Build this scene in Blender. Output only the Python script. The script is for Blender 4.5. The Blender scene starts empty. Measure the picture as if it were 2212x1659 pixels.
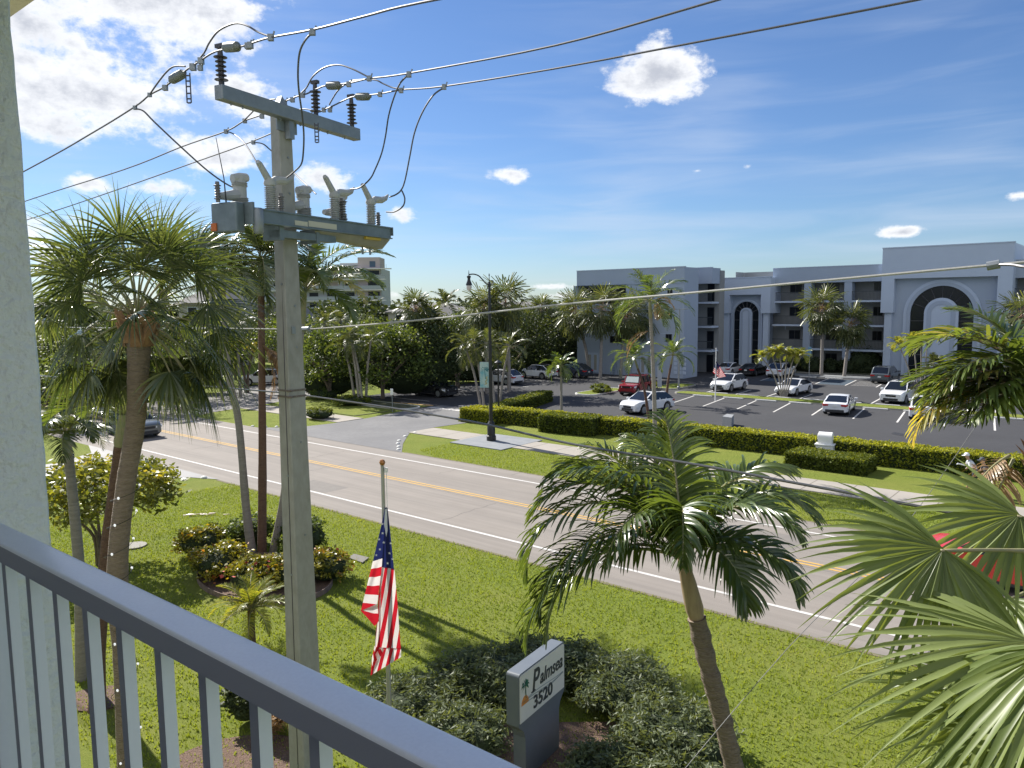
import bpy, bmesh, math, random
import numpy as np
from mathutils import Vector, Matrix
R=math.radians
scene=bpy.context.scene
# ---------------------------------------------------------------- camera
CAMH=8.6; PITCH=math.atan((829.5-656)/1650.); ROLL=R(.6)
TH=R(39.8)                      # road runs 39.8 degrees to the right of the image plane
cam=bpy.data.cameras.new("camera"); co=bpy.data.objects.new("camera",cam)
scene.collection.objects.link(co); scene.camera=co
cam.sensor_width=36; cam.lens=1650/2212*36; cam.clip_end=3000; cam.clip_start=.05
_r0=Vector((1,0,0)); _u0=Vector((0,math.sin(PITCH),math.cos(PITCH))); _f=Vector((0,math.cos(PITCH),-math.sin(PITCH)))
_r=_r0*math.cos(ROLL)-_u0*math.sin(ROLL); _u=_r0*math.sin(ROLL)+_u0*math.cos(ROLL)
M=Matrix((( _r.x,_u.x,-_f.x,0),(_r.y,_u.y,-_f.y,0),(_r.z,_u.z,-_f.z,CAMH),(0,0,0,1)))
co.matrix_world=M
# ---------------------------------------------------------------- sun and sky
SUN_AZ=math.atan2(.73,-.68)      # direction towards the sun in plan
SUN_EL=R(39)
sdir=Vector((math.cos(SUN_AZ)*math.cos(SUN_EL),math.sin(SUN_AZ)*math.cos(SUN_EL),math.sin(SUN_EL)))
sl=bpy.data.lights.new("sun","SUN"); so=bpy.data.objects.new("sun",sl); scene.collection.objects.link(so)
sl.energy=5.0; sl.angle=R(.53); sl.color=(1,.95,.87)
so.rotation_euler=sdir.to_track_quat('Z','Y').to_euler(); so.location=(-30,40,40)
scene.view_settings.view_transform='Standard'; scene.view_settings.look='None'
scene.view_settings.exposure=.88; scene.view_settings.gamma=1
W=bpy.data.worlds.new("World"); scene.world=W; W.use_nodes=True
SKY_STRENGTH=.085
def build_world():
    nt=W.node_tree; nt.nodes.clear(); N=nt.nodes.new; Lk=nt.links.new
    out=N('ShaderNodeOutputWorld'); bg=N('ShaderNodeBackground'); bg.inputs['Strength'].default_value=SKY_STRENGTH
    sky=N('ShaderNodeTexSky'); sky.sky_type='NISHITA'; sky.sun_disc=False
    sky.sun_elevation=SUN_EL; sky.sun_rotation=math.atan2(sdir.x,sdir.y)
    sky.altitude=0; sky.air_density=1.0; sky.dust_density=.25; sky.ozone_density=2.0
    tc=N('ShaderNodeTexCoord'); sep=N('ShaderNodeSeparateXYZ'); Lk(tc.outputs['Generated'],sep.inputs[0])
    def mth(op,a,b=None,c=None,clamp=False):
        m=N('ShaderNodeMath'); m.operation=op; m.use_clamp=clamp
        for i,x in enumerate((a,b,c)):
            if x is None: continue
            if isinstance(x,(int,float)): m.inputs[i].default_value=x
            else: Lk(x,m.inputs[i])
        return m.outputs[0]
    # azimuth (0 = straight ahead) and elevation of the view of the sky
    az=mth('ARCTAN2',sep.outputs[0],sep.outputs[1]); el=mth('ARCSINE',sep.outputs[2])
    com=N('ShaderNodeCombineXYZ'); Lk(az,com.inputs[0]); Lk(mth('MULTIPLY',el,1.5),com.inputs[1])
    def noise(scale,detail,off=(0,0,0),rough=.55):
        mp=N('ShaderNodeMapping'); mp.inputs['Location'].default_value=off; Lk(com.outputs[0],mp.inputs[0])
        n=N('ShaderNodeTexNoise'); n.inputs['Scale'].default_value=scale; n.inputs['Detail'].default_value=detail
        n.inputs['Roughness'].default_value=rough; Lk(mp.outputs[0],n.inputs['Vector']); return n.outputs[0]
    def blobs(L,dx=0,dy=0):
        acc=None
        for (a,e,ra,re,s) in L:
            x=mth('MULTIPLY',mth('SUBTRACT',az,a+dx),1/ra); y=mth('MULTIPLY',mth('SUBTRACT',el,e+dy),1/re)
            q=mth('SQRT',mth('ADD',mth('MULTIPLY',x,x),mth('MULTIPLY',y,y)))
            v=mth('MULTIPLY',mth('SUBTRACT',1,q),s)
            acc=v if acc is None else mth('MAXIMUM',acc,v)
        return acc
    B=[]
    for (u,v,ru,rv,s) in CLOUDS:
        x=(u-1106)/1650; y=-(v-829.5)/1650
        d=_r*x+_u*y+_f; d.normalize()
        B.append((math.atan2(d.x,d.y),math.asin(d.z),ru/1650*math.cos(math.atan(x))**1.2,rv/1650,s))
    B+=[(2.6,.5,.7,.45,1.0),(-2.5,.55,.9,.6,1.1),(3.14,1.1,1.0,.6,1.1),(-3.14,1.1,1.0,.6,1.1)]  # unseen cloud banks behind the camera, added to brighten surfaces facing it
    nz=noise(6.5,10,(.35,.1,0),.6); n2=noise(30,8,(3.1,1.7,0),.65)
    nn=mth('ADD',mth('MULTIPLY',mth('SUBTRACT',nz,.5),3.4),mth('MULTIPLY',mth('SUBTRACT',n2,.5),1.8))
    def dens(b): return mth('ADD',b,nn)
    b0=blobs(B)
    d0=dens(b0)
    rs=N('ShaderNodeMapRange'); rs.interpolation_type='SMOOTHSTEP'; rs.inputs['From Min'].default_value=.0; rs.inputs['From Max'].default_value=.62; Lk(d0,rs.inputs['Value'])
    # light side / grey body of the clouds: thick parts are grey, thin rims white
    rg=N('ShaderNodeMapRange'); rg.interpolation_type='SMOOTHSTEP'; rg.inputs['From Min'].default_value=.35; rg.inputs['From Max'].default_value=1.5
    Lk(mth('ADD',d0,mth('MULTIPLY',mth('SUBTRACT',noise(12,4,(7,2,0)),.5),1.3)),rg.inputs['Value'])
    # high thin streaks
    mp=N('ShaderNodeMapping'); mp.inputs['Rotation'].default_value=(0,0,R(-14)); mp.inputs['Scale'].default_value=(1.3,7,1); Lk(com.outputs[0],mp.inputs[0])
    cn=N('ShaderNodeTexNoise'); cn.inputs['Scale'].default_value=3.2; cn.inputs['Detail'].default_value=7; cn.inputs['Distortion'].default_value=.6; Lk(mp.outputs[0],cn.inputs['Vector'])
    big=noise(2.3,2,(1.3,.2,0))
    cr=N('ShaderNodeMapRange'); cr.interpolation_type='SMOOTHSTEP'; cr.inputs['From Min'].default_value=.44; cr.inputs['From Max'].default_value=.8; Lk(mth('MULTIPLY',mth('ADD',cn.outputs[0],big),.52),cr.inputs['Value'])
    lowm=N('ShaderNodeMapRange'); lowm.inputs['From Min'].default_value=.55; lowm.inputs['From Max'].default_value=.03; Lk(el,lowm.inputs['Value'])
    cirr=mth('MULTIPLY',mth('MULTIPLY',cr.outputs[0],lowm.outputs[0]),.7,clamp=True)
    m1=N('ShaderNodeMix'); m1.data_type='RGBA'; Lk(cirr,m1.inputs[0]); m1.inputs[7].default_value=(4.4,5.0,6.0,1)
    hs=N('ShaderNodeHueSaturation'); hs.inputs['Saturation'].default_value=1.0; hs.inputs['Value'].default_value=1.0; Lk(sky.outputs[0],hs.inputs['Color'])
    tint=N('ShaderNodeMix'); tint.data_type='RGBA'; tint.blend_type='MULTIPLY'; tint.inputs[0].default_value=1; Lk(hs.outputs[0],tint.inputs[6]); tint.inputs[7].default_value=SKYTINT
    Lk(tint.outputs[2],m1.inputs[6])
    cc=N('ShaderNodeMix'); cc.data_type='RGBA'; Lk(rg.outputs[0],cc.inputs[0]); cc.inputs[6].default_value=CL_LIT; cc.inputs[7].default_value=CL_GREY
    m2=N('ShaderNodeMix'); m2.data_type='RGBA'; Lk(mth('MULTIPLY',rs.outputs[0],.97),m2.inputs[0]); Lk(m1.outputs[2],m2.inputs[6]); Lk(cc.outputs[2],m2.inputs[7])
    Lk(m2.outputs[2],bg.inputs[0]); Lk(bg.outputs[0],out.inputs[0])
SKYTINT=(.45,.57,.76,1); CL_LIT=(6.8,6.9,7.1,1); CL_GREY=(3.7,3.9,4.4,1)
# cloud puffs: direction given through the photograph's own angles, radii, strength
CLOUDS=[(100,60,300,130,.65),(360,-10,260,110,1.0),(210,185,290,95,1.1),(500,200,90,60,.8),(120,235,150,50,.8),
 (470,335,130,55,1.0),(690,380,70,34,1.0),(860,462,55,22,1.0),(1410,155,112,62,1.15),(1360,165,70,45,1),(1100,374,62,24,.95),(1505,369,22,8,.6),(1618,359,22,9,.6),(1950,501,50,11,.8),(2200,422,25,10,.8),
 (190,400,60,24,.9),(330,400,80,26,.9),(100,520,160,80,.9),(1050,640,260,9,.42),(1190,618,60,8,.6),(900,640,90,12,.5)]
build_world()
# ---------------------------------------------------------------- geometry of the place
dv=np.array([math.cos(TH),-math.sin(TH)]); nv=np.array([math.sin(TH),math.cos(TH)])
def XY(s,t): return dv*s+nv*t
def ray(u,v):
    x0=(u-1106.)/1650.; y0=-(v-829.5)/1650.
    r=_r*x0+_u*y0+_f
    return np.array([r.x,r.y,r.z])
def G(u,v,z=0.):
    r=ray(u,v); t=(z-CAMH)/r[2]; return (r[:2]*t)
def GST(u,v,z=0.):
    g=G(u,v,z); return float(g@dv),float(g@nv)
def at(u,v,Y):
    r=ray(u,v); t=Y/r[1]; return np.array([r[0]*t,Y,CAMH+r[2]*t])
def onT(u,v,t):   # point on the vertical plane at road offset t -> (s,z)
    r=ray(u,v); k=t/float(r[:2]@nv); return float(r[:2]@dv)*k, CAMH+r[2]*k
# ---------------------------------------------------------------- helpers
C=scene.collection
class MB:
    def __init__(s): s.V=[];s.n=0;s.F=[];s.M=[];s.A=[]   # F: list of (array of faces [k,m])
    def add(s,v,f,mat=0,val=None):
        v=np.asarray(v,float).reshape(-1,3)
        if isinstance(f,np.ndarray) and f.ndim==2: fs=[f]
        else:
            d={}
            for q in f: d.setdefault(len(q),[]).append(q)
            fs=[np.array(x) for x in d.values()]
        for q in fs:
            s.F.append(q+s.n); s.M.append(mat)
            if val is None: s.A.append(np.full(len(q),.5))
            elif np.ndim(val)==0: s.A.append(np.full(len(q),float(val)))
            else: s.A.append(np.asarray(val,float))
        s.V.append(v); s.n+=len(v); return s
    def box(s,x0,x1,y0,y1,z0,z1,mat=0,val=None):
        v=[(x,y,z) for x in (x0,x1) for y in (y0,y1) for z in (z0,z1)]
        return s.add(v,[(0,1,3,2),(4,6,7,5),(0,4,5,1),(2,3,7,6),(0,2,6,4),(1,5,7,3)],mat,val)
    def bbox(s,x0,x1,y0,y1,z0,z1,b=.02,mat=0):   # bevelled box
        bm=bmesh.new(); bmesh.ops.create_cube(bm,size=1)
        for v in bm.verts: v.co=Vector(((x0+x1)/2+v.co.x*(x1-x0),(y0+y1)/2+v.co.y*(y1-y0),(z0+z1)/2+v.co.z*(z1-z0)))
        bmesh.ops.bevel(bm,geom=bm.edges[:]+bm.verts[:],offset=b,segments=2,affect='EDGES',profile=.5)
        s.bm(bm,mat); return s
    def bm(s,bm,mat=0,mtx=None):
        bm.verts.ensure_lookup_table(); bm.verts.index_update()
        v=[tuple((mtx@q.co) if mtx else q.co) for q in bm.verts]
        s.add(v,[[q.index for q in f.verts] for f in bm.faces],mat); bm.free(); return s
    def tube(s,pts,rad,k=8,mat=0,cap=True,val=None,sq=None):
        pts=[np.array(p,float) for p in pts]; n=len(pts)
        if np.ndim(rad)==0: rad=[rad]*n
        vs=[]; prev=None
        for i,p in enumerate(pts):
            t=pts[min(i+1,n-1)]-pts[max(i-1,0)]; t/=np.linalg.norm(t)+1e-9
            if prev is None:
                a=np.array([0,0,1.]) if abs(t[2])<.9 else np.array([1.,0,0])
                x=np.cross(a,t)
            else: x=prev-t*(prev@t)
            x/=np.linalg.norm(x)+1e-9; prev=x; y=np.cross(t,x)
            for j in range(k):
                an=2*math.pi*j/k; vs.append(p+(x*math.cos(an)+y*math.sin(an))*rad[i])
        f=[(i*k+j,i*k+(j+1)%k,(i+1)*k+(j+1)%k,(i+1)*k+j) for i in range(n-1) for j in range(k)]
        if cap: f+= [tuple(range(k-1,-1,-1)),tuple((n-1)*k+j for j in range(k))]
        return s.add(vs,f,mat,val)
    def cyl(s,x,y,z0,z1,r,r2=None,k=12,mat=0): return s.tube([(x,y,z0),(x,y,z1)],[r,r if r2 is None else r2],k,mat)
    def lathe(s,prof,c=(0,0,0),k=16,mat=0,ax='z'):
        vs=[]
        for (r,z) in prof:
            for j in range(k):
                a=2*math.pi*j/k; p=(r*math.cos(a),r*math.sin(a),z)
                if ax=='x': p=(p[2],p[0],p[1])
                if ax=='y': p=(p[0],p[2],p[1])
                vs.append((p[0]+c[0],p[1]+c[1],p[2]+c[2]))
        n=len(prof)
        f=[(i*k+j,i*k+(j+1)%k,(i+1)*k+(j+1)%k,(i+1)*k+j) for i in range(n-1) for j in range(k)]
        f+=[tuple(range(k-1,-1,-1)),tuple((n-1)*k+j for j in range(k))]
        return s.add(vs,f,mat)
    def prism(s,poly,z0,z1,mat=0,plane='xy'):   # poly 2D; extruded between z0,z1 along the third axis
        n=len(poly)
        def P(a,b,c): return (a,b,c) if plane=='xy' else (a,c,b)
        vs=[P(a,b,z0) for a,b in poly]+[P(a,b,z1) for a,b in poly]
        f=[tuple(range(n)),tuple(range(2*n-1,n-1,-1))]+[(i,(i+1)%n,n+(i+1)%n,n+i) for i in range(n)]
        return s.add(vs,f,mat)
    def ring(s,out,inn,z0,z1,mat=0,plane='xy',closed=False):
        n=len(out); m=n if closed else n-1
        def P(a,b,c): return (a,b,c) if plane=='xy' else (a,c,b)
        vs=[P(*p,z0) for p in out]+[P(*p,z0) for p in inn]+[P(*p,z1) for p in out]+[P(*p,z1) for p in inn]
        f=[]
        for i in range(m):
            j=(i+1)%n
            f+=[(i,j,n+j,n+i),(2*n+i,3*n+i,3*n+j,2*n+j),(i,2*n+i,2*n+j,j),(n+i,n+j,3*n+j,3*n+i)]
        if not closed: f+=[(0,n,3*n,2*n),(n-1,3*n-1,4*n-1,2*n-1)]
        return s.add(vs,f,mat)
    def ribbons(s,P,D,S,L,Wd,droop=.5,segs=3,val=None,prof=None,fold=0.,mat=0):
        P=np.array(P,float);D=np.array(D,float);S=np.array(S,float);N=len(P)
        L=np.broadcast_to(np.asarray(L,float),(N,)); Wd=np.broadcast_to(np.asarray(Wd,float),(N,)); droop=np.broadcast_to(np.asarray(droop,float),(N,))
        nrm=lambda a:a/(np.linalg.norm(a,axis=1,keepdims=True)+1e-9)
        D=nrm(D); K=3 if fold else 2; rows=[]
        if prof is None: prof=[.55]+[1-.75*((k/segs)**2.2) for k in range(1,segs)]+[.06]
        p=P.copy()
        for k in range(segs+1):
            Sd=nrm(S-D*np.sum(S*D,axis=1,keepdims=True)); w=(Wd*prof[k]/2)[:,None]
            if fold:
                Nn=np.cross(D,Sd); Nn*=np.where(Nn[:,2:3]<0,-1,1)
                rows.append(np.stack([p-Sd*w,p-Nn*w*fold,p+Sd*w],1))
            else: rows.append(np.stack([p-Sd*w,p+Sd*w],1))
            p=p+D*(L/segs)[:,None]
            D=D.copy(); D[:,2]-=droop*(1.0/segs)*(.6+.8*k/segs); D=nrm(D)
        V=np.stack(rows,1).reshape(-1,3)   # N,(segs+1),K
        b=(np.arange(N)*(segs+1)*K)[:,None]; fs=[]
        for k in range(segs):
            for q in range(K-1):
                a=k*K+q; fs.append(b+np.array([[a,a+1,a+K+1,a+K]]))
        F=np.concatenate(fs,0)
        v=np.random.rand(N) if val is None else np.broadcast_to(val,(N,))
        return s.add(V,F,mat,np.tile(v,segs*(K-1)))
    def leaves(s,P,size,val=None,mat=0,asp=.5,up=.3,tri=False):
        P=np.array(P,float);N=len(P)
        D=np.random.randn(N,3); D[:,2]=D[:,2]*.6; D/=np.linalg.norm(D,axis=1,keepdims=True)
        Q=np.random.randn(N,3); Q[:,2]+=up; S=np.cross(D,Q); S/=np.linalg.norm(S,axis=1,keepdims=True)+1e-9
        z=(np.broadcast_to(np.asarray(size,float),(N,))*(.7+.6*np.random.rand(N)))[:,None]
        V=np.stack([P-D*z*.5,P+S*z*asp*.5,P+D*z*.5,P-S*z*asp*.5],1).reshape(-1,3)
        F=(np.arange(N)*4)[:,None]+np.array([[0,1,2,3]])
        v=np.random.rand(N) if val is None else val
        return s.add(V,F,mat,v)
    def build(s,name,mats,parent=None,smooth=False,loc=None,ang=35):
        if not isinstance(mats,(list,tuple)): mats=[mats]
        me=bpy.data.meshes.new(name)
        V=np.concatenate(s.V); sizes=np.concatenate([np.full(len(f),f.shape[1]) for f in s.F])
        loops=np.concatenate([f.ravel() for f in s.F]); mi=np.concatenate([np.full(len(f),m) for f,m in zip(s.F,s.M)]); A=np.concatenate(s.A)
        us,loops=np.unique(loops,return_inverse=True); V=V[us]; loops=loops.ravel()
        me.vertices.add(len(V)); me.vertices.foreach_set('co',V.ravel().astype(np.float32))
        me.loops.add(len(loops)); me.loops.foreach_set('vertex_index',loops.astype(np.int32))
        me.polygons.add(len(sizes)); st=np.concatenate([[0],np.cumsum(sizes)[:-1]])
        me.polygons.foreach_set('loop_start',st.astype(np.int32)); me.polygons.foreach_set('loop_total',sizes.astype(np.int32))
        me.polygons.foreach_set('material_index',mi.astype(np.int32))
        at_=me.attributes.new('var','FLOAT','FACE'); at_.data.foreach_set('value',A.astype(np.float32))
        me.update(calc_edges=True); me.validate()
        for m in mats: me.materials.append(m)
        if name in ('crown','foliage','fan_leaves','hanging_leaves','dead_frond','flower_stalk','yellowing_fronds','blossoms','grass'): me.polygons.foreach_set('use_smooth',[True]*len(me.polygons))
        elif not smooth: me.polygons.foreach_set('use_smooth',[False]*len(me.polygons))
        else:
            me.polygons.foreach_set('use_smooth',[True]*len(me.polygons)); me.set_sharp_from_angle(angle=R(ang))
        o=bpy.data.objects.new(name,me); C.objects.link(o)
        if parent: o.parent=parent
        if loc is not None: o.location=loc
        return o
def tag(o,label,cat=None,group=None,kind=None):
    if label: o['label']=label
    if cat: o['category']=cat
    if group: o['group']=group
    if kind: o['kind']=kind
    return o
def struct(o): o['kind']='structure'; return o
def empty(name,loc,rz=0,label=None,cat=None,group=None):
    o=bpy.data.objects.new(name,None); o.empty_display_size=.2; C.objects.link(o)
    o.location=loc; o.rotation_euler=(0,0,rz); return tag(o,label,cat,group)
def dup(root,loc,rz=0,label=None,scale=None,group=None):
    def cp(o,par):
        c=o.copy(); C.objects.link(c)
        if par: c.parent=par
        for ch in kids.get(o.name,[]): cp(ch,c)
        return c
    kids={}
    for o in list(C.objects):
        if o.parent: kids.setdefault(o.parent.name,[]).append(o)
    r=cp(root,None); r.location=loc; r.rotation_euler=(0,0,rz)
    if scale: r.scale=(scale,)*3 if np.ndim(scale)==0 else scale
    if label: r['label']=label
    if group: r['group']=group
    return r
# ---------------------------------------------------------------- materials
def mat(name,col,rough=.6,metal=0,spec=.5,noise=None,bump=None,emit=None,coat=0,stretch=None,rot=0,streak=None):
    """noise=(scale,amount,col2) patchy second colour; bump=(scale,strength)"""
    m=bpy.data.materials.new(name); m.use_nodes=True; nt=m.node_tree; b=nt.nodes['Principled BSDF']
    b.inputs['Base Color'].default_value=(*col,1); b.inputs['Roughness'].default_value=rough; b.inputs['Metallic'].default_value=metal
    b.inputs['Specular IOR Level'].default_value=spec; b.inputs['Coat Weight'].default_value=coat
    tc=nt.nodes.new('ShaderNodeTexCoord'); src=tc.outputs['Object']
    if stretch:
        mp=nt.nodes.new('ShaderNodeMapping'); mp.inputs['Scale'].default_value=stretch; nt.links.new(src,mp.inputs[0]); src=mp.outputs[0]
    if noise:
        layers=noise if isinstance(noise,list) else [noise]; prev=None
        for sc,am,c2 in layers:
            n=nt.nodes.new('ShaderNodeTexNoise'); n.inputs['Scale'].default_value=sc; n.inputs['Detail'].default_value=6; n.inputs['Roughness'].default_value=.6; nt.links.new(src,n.inputs['Vector'])
            r=nt.nodes.new('ShaderNodeMapRange'); r.inputs['From Min'].default_value=.38; r.inputs['From Max'].default_value=.64; r.inputs['To Max'].default_value=am; nt.links.new(n.outputs[0],r.inputs[0])
            x=nt.nodes.new('ShaderNodeMix'); x.data_type='RGBA'; nt.links.new(r.outputs[0],x.inputs[0]); x.inputs[6].default_value=(*col,1); x.inputs[7].default_value=(*c2,1)
            if prev: nt.links.new(prev,x.inputs[6])
            prev=x.outputs[2]
        for sc,am,c2 in (streak or []):
            mp=nt.nodes.new('ShaderNodeMapping'); mp.inputs['Rotation'].default_value=(0,0,rot); nt.links.new(tc.outputs['Object'],mp.inputs[0])
            m3=nt.nodes.new('ShaderNodeMapping'); m3.inputs['Scale'].default_value=sc; nt.links.new(mp.outputs[0],m3.inputs[0])
            n=nt.nodes.new('ShaderNodeTexNoise'); n.inputs['Scale'].default_value=1; n.inputs['Detail'].default_value=4; nt.links.new(m3.outputs[0],n.inputs['Vector'])
            r=nt.nodes.new('ShaderNodeMapRange'); r.inputs['From Min'].default_value=.42; r.inputs['From Max'].default_value=.62; r.inputs['To Max'].default_value=am; nt.links.new(n.outputs[0],r.inputs[0])
            x=nt.nodes.new('ShaderNodeMix'); x.data_type='RGBA'; nt.links.new(r.outputs[0],x.inputs[0]); nt.links.new(prev,x.inputs[6]); x.inputs[7].default_value=(*c2,1); prev=x.outputs[2]
        nt.links.new(prev,b.inputs['Base Color'])
    if bump:
        n=nt.nodes.new('ShaderNodeTexNoise'); n.inputs['Scale'].default_value=bump[0]; n.inputs['Detail'].default_value=5; nt.links.new(src,n.inputs['Vector'])
        bp=nt.nodes.new('ShaderNodeBump'); bp.inputs['Strength'].default_value=bump[1]; bp.inputs['Distance'].default_value=bump[2] if len(bump)>2 else .02
        nt.links.new(n.outputs[0],bp.inputs['Height']); nt.links.new(bp.outputs[0],b.inputs['Normal'])
    if emit: b.inputs['Emission Color'].default_value=(*emit[0],1); b.inputs['Emission Strength'].default_value=emit[1]
    return m
def leafmat(name,c1,c2,c3=None,trans=.35,rough=.38,spec=.5,tc=None):
    m=bpy.data.materials.new(name); m.use_nodes=True; nt=m.node_tree; b=nt.nodes['Principled BSDF']; out=nt.nodes['Material Output']
    a=nt.nodes.new('ShaderNodeAttribute'); a.attribute_name='var'
    r=nt.nodes.new('ShaderNodeValToRGB'); e=r.color_ramp.elements; e[0].color=(*c1,1); e[1].color=(*c2,1); e[1].position=.8
    if c3: q=e.new(.97); q.color=(*c3,1)
    nt.links.new(a.outputs['Fac'],r.inputs[0])
    nt.links.new(r.outputs[0],b.inputs['Base Color']); b.inputs['Roughness'].default_value=rough; b.inputs['Specular IOR Level'].default_value=spec
    t=nt.nodes.new('ShaderNodeBsdfTranslucent'); g=nt.nodes.new('ShaderNodeMix'); g.data_type='RGBA'; g.blend_type='MULTIPLY'; g.inputs[0].default_value=1
    nt.links.new(r.outputs[0],g.inputs[6]); g.inputs[7].default_value=(*(tc or (2.2,2.0,.7)),1); nt.links.new(g.outputs[2],t.inputs[0])
    x=nt.nodes.new('ShaderNodeMixShader'); x.inputs[0].default_value=trans; nt.links.new(b.outputs[0],x.inputs[1]); nt.links.new(t.outputs[0],x.inputs[2]); nt.links.new(x.outputs[0],out.inputs[0])
    return m
MT={}
MT['palm']=leafmat('palm_leaf',(.035,.065,.02),(.125,.17,.045),(.30,.27,.10),rough=.28,spec=.8,trans=.34)
MT['palmdark']=leafmat('sabal_leaf',(.04,.065,.028),(.125,.15,.065),(.30,.28,.14),trans=.3,rough=.26,spec=.9)
MT['palmgold']=leafmat('gold_palm_leaf',(.12,.17,.03),(.30,.28,.06),(.42,.33,.10),trans=.4)
MT['palmfar']=leafmat('far_palm_leaf',(.04,.06,.022),(.13,.145,.06),(.30,.26,.15),trans=.3,spec=.4)
MT['dead']=leafmat('dead_frond',(.16,.10,.05),(.38,.25,.12),(.5,.4,.2),trans=.35,tc=(1.3,1.1,.7))
MT['broad']=leafmat('broad_leaf',(.022,.036,.016),(.065,.085,.033),(.17,.18,.08),trans=.22,spec=.22,rough=.5)
MT['broadlt']=leafmat('bright_leaf',(.04,.065,.02),(.11,.15,.04),(.26,.27,.09),trans=.3,spec=.22,rough=.5)
MT['olive']=leafmat('olive_leaf',(.055,.075,.04),(.15,.18,.09),(.27,.30,.17),trans=.25,spec=.25,rough=.5)
MT['croton']=leafmat('croton_leaf',(.03,.055,.015),(.30,.27,.03),(.45,.12,.05),trans=.25)
MT['yellow']=leafmat('yellow_leaf',(.14,.15,.015),(.42,.36,.03),(.5,.3,.03),trans=.35,tc=(1.6,1.4,.5))
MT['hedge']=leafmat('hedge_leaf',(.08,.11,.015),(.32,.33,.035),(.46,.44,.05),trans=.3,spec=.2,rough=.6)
MT['hedgedk']=leafmat('dark_hedge_leaf',(.04,.06,.012),(.14,.17,.025),(.28,.28,.04),trans=.25,spec=.2,rough=.6)
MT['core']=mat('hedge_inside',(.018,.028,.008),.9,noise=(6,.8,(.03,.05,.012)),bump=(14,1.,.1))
MT['trunk']=mat('palm_trunk',(.22,.165,.12),.85,noise=[(3,.6,(.13,.09,.062)),(14,.5,(.31,.25,.19))],bump=(9,1.,.04),stretch=(1,1,5))
MT['trunkred']=mat('red_palm_trunk',(.13,.07,.045),.85,noise=[(3,.6,(.07,.035,.025)),(14,.5,(.22,.14,.1))],bump=(9,1.,.04),stretch=(1,1,6))
MT['trunkgrey']=mat('grey_palm_trunk',(.26,.235,.21),.85,noise=[(3,.7,(.16,.14,.12)),(20,.4,(.34,.32,.3))],bump=(7,.8,.03),stretch=(1,1,6))
MT['boot']=mat('leaf_boot',(.34,.2,.10),.8,noise=(6,.8,(.18,.09,.045)),bump=(20,.6,.02))
MT['shaft']=mat('crownshaft',(.20,.22,.10),.5,noise=(5,.8,(.30,.24,.14)))
MT['shaftbrown']=mat('crownshaft_brown',(.36,.27,.17),.6,noise=(4,.8,(.22,.15,.09)),stretch=(3,3,.6))
MT['bark']=mat('bark',(.17,.13,.10),.9,noise=(5,.7,(.09,.07,.05)),bump=(10,1,.05))
MT['concrete']=mat('pole_concrete',(.31,.30,.265),.85,noise=[(2.2,.7,(.24,.235,.2)),(9,.45,(.40,.39,.36))],bump=(25,.4,.01),stretch=(1,1,.5))
MT['galv']=mat('galvanised_steel',(.24,.26,.27),.5,.55,noise=(6,.5,(.34,.36,.37)))
MT['frame']=mat('switch_frame_steel',(.15,.18,.19),.5,.4,noise=(4,.6,(.24,.28,.29)))
MT['porc']=mat('bushing_grey',(.42,.42,.40),.45,0,noise=(5,.5,(.34,.34,.32)))
MT['ins']=mat('insulator_dark',(.05,.045,.05),.4)
MT['alu']=mat('wire_aluminium',(.10,.10,.11),.5,.35)
MT['insgrey']=mat('dead_end_insulator',(.14,.15,.13),.5)
MT['black']=mat('black_paint',(.012,.012,.014),.4)
MT['white']=mat('white_paint',(.78,.78,.77),.5)
MT['glass']=mat('dark_glass',(.012,.014,.018),.06,0,.7)
MT['chrome']=mat('chrome',(.6,.6,.6),.2,1)
MT['tyre']=mat('tyre_rubber',(.018,.018,.018),.85)
MT['rim']=mat('alloy_rim',(.35,.36,.37),.35,.8)
MT['lightglass']=mat('lamp_lens',(.7,.72,.75),.12,0,.6)
MT['red']=mat('tail_light_red',(.42,.015,.015),.2)
MT['plate']=mat('plate_white',(.7,.7,.68),.5)
MT['bplastic']=mat('dark_trim',(.03,.03,.032),.6)
T_OUT,T_IN,TCEIL=.62,.551,.965
SIGN_ROT,SIGN_W,SIGN_TOP,SIGN_MID=R(56.7),1.64,2.1,1.18
# ================================================================ SETTING
def sheet(name,polys,z,m,th=0):
    mb=MB()
    for p in polys:
        if th: mb.prism([tuple(XY(*q)) for q in p],z-th,z)
        else: mb.add([(*XY(*q),z) for q in p],[tuple(range(len(p)))])
    return struct(mb.build(name,m))
def rect(s0,s1,t0,t1): return [(s0,t0),(s1,t0),(s1,t1),(s0,t1)]
def arcpoly(*p): return list(p)
m_grass=mat('lawn_turf',(.20,.24,.042),.9,spec=.1,noise=[(.18,.7,(.29,.28,.075)),(.9,.5,(.15,.20,.03)),(7,.3,(.26,.28,.07)),(45,.5,(.10,.16,.02))],bump=(60,.9,.06))
m_road=mat('worn_asphalt',(.225,.20,.175),.9,noise=[(.35,.4,(.265,.24,.21)),(60,.25,(.19,.17,.155))],rot=TH,streak=[((.03,1.1,1),.5,(.17,.153,.136)),((.12,4,1),.28,(.30,.27,.24)),((.8,1.0,1),.2,(.185,.165,.145))],bump=(150,.25,.01))
m_lot=mat('lot_asphalt',(.046,.047,.051),.9,spec=.3,noise=[(.25,.6,(.060,.061,.066)),(2.2,.35,(.038,.038,.042)),(90,.3,(.07,.07,.075))],bump=(120,.3,.01))
m_drive=mat('driveway_asphalt',(.13,.13,.135),.85,noise=[(.3,.7,(.19,.19,.19)),(3,.4,(.10,.10,.105)),(80,.3,(.15,.15,.15))],bump=(120,.3,.01))
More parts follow.
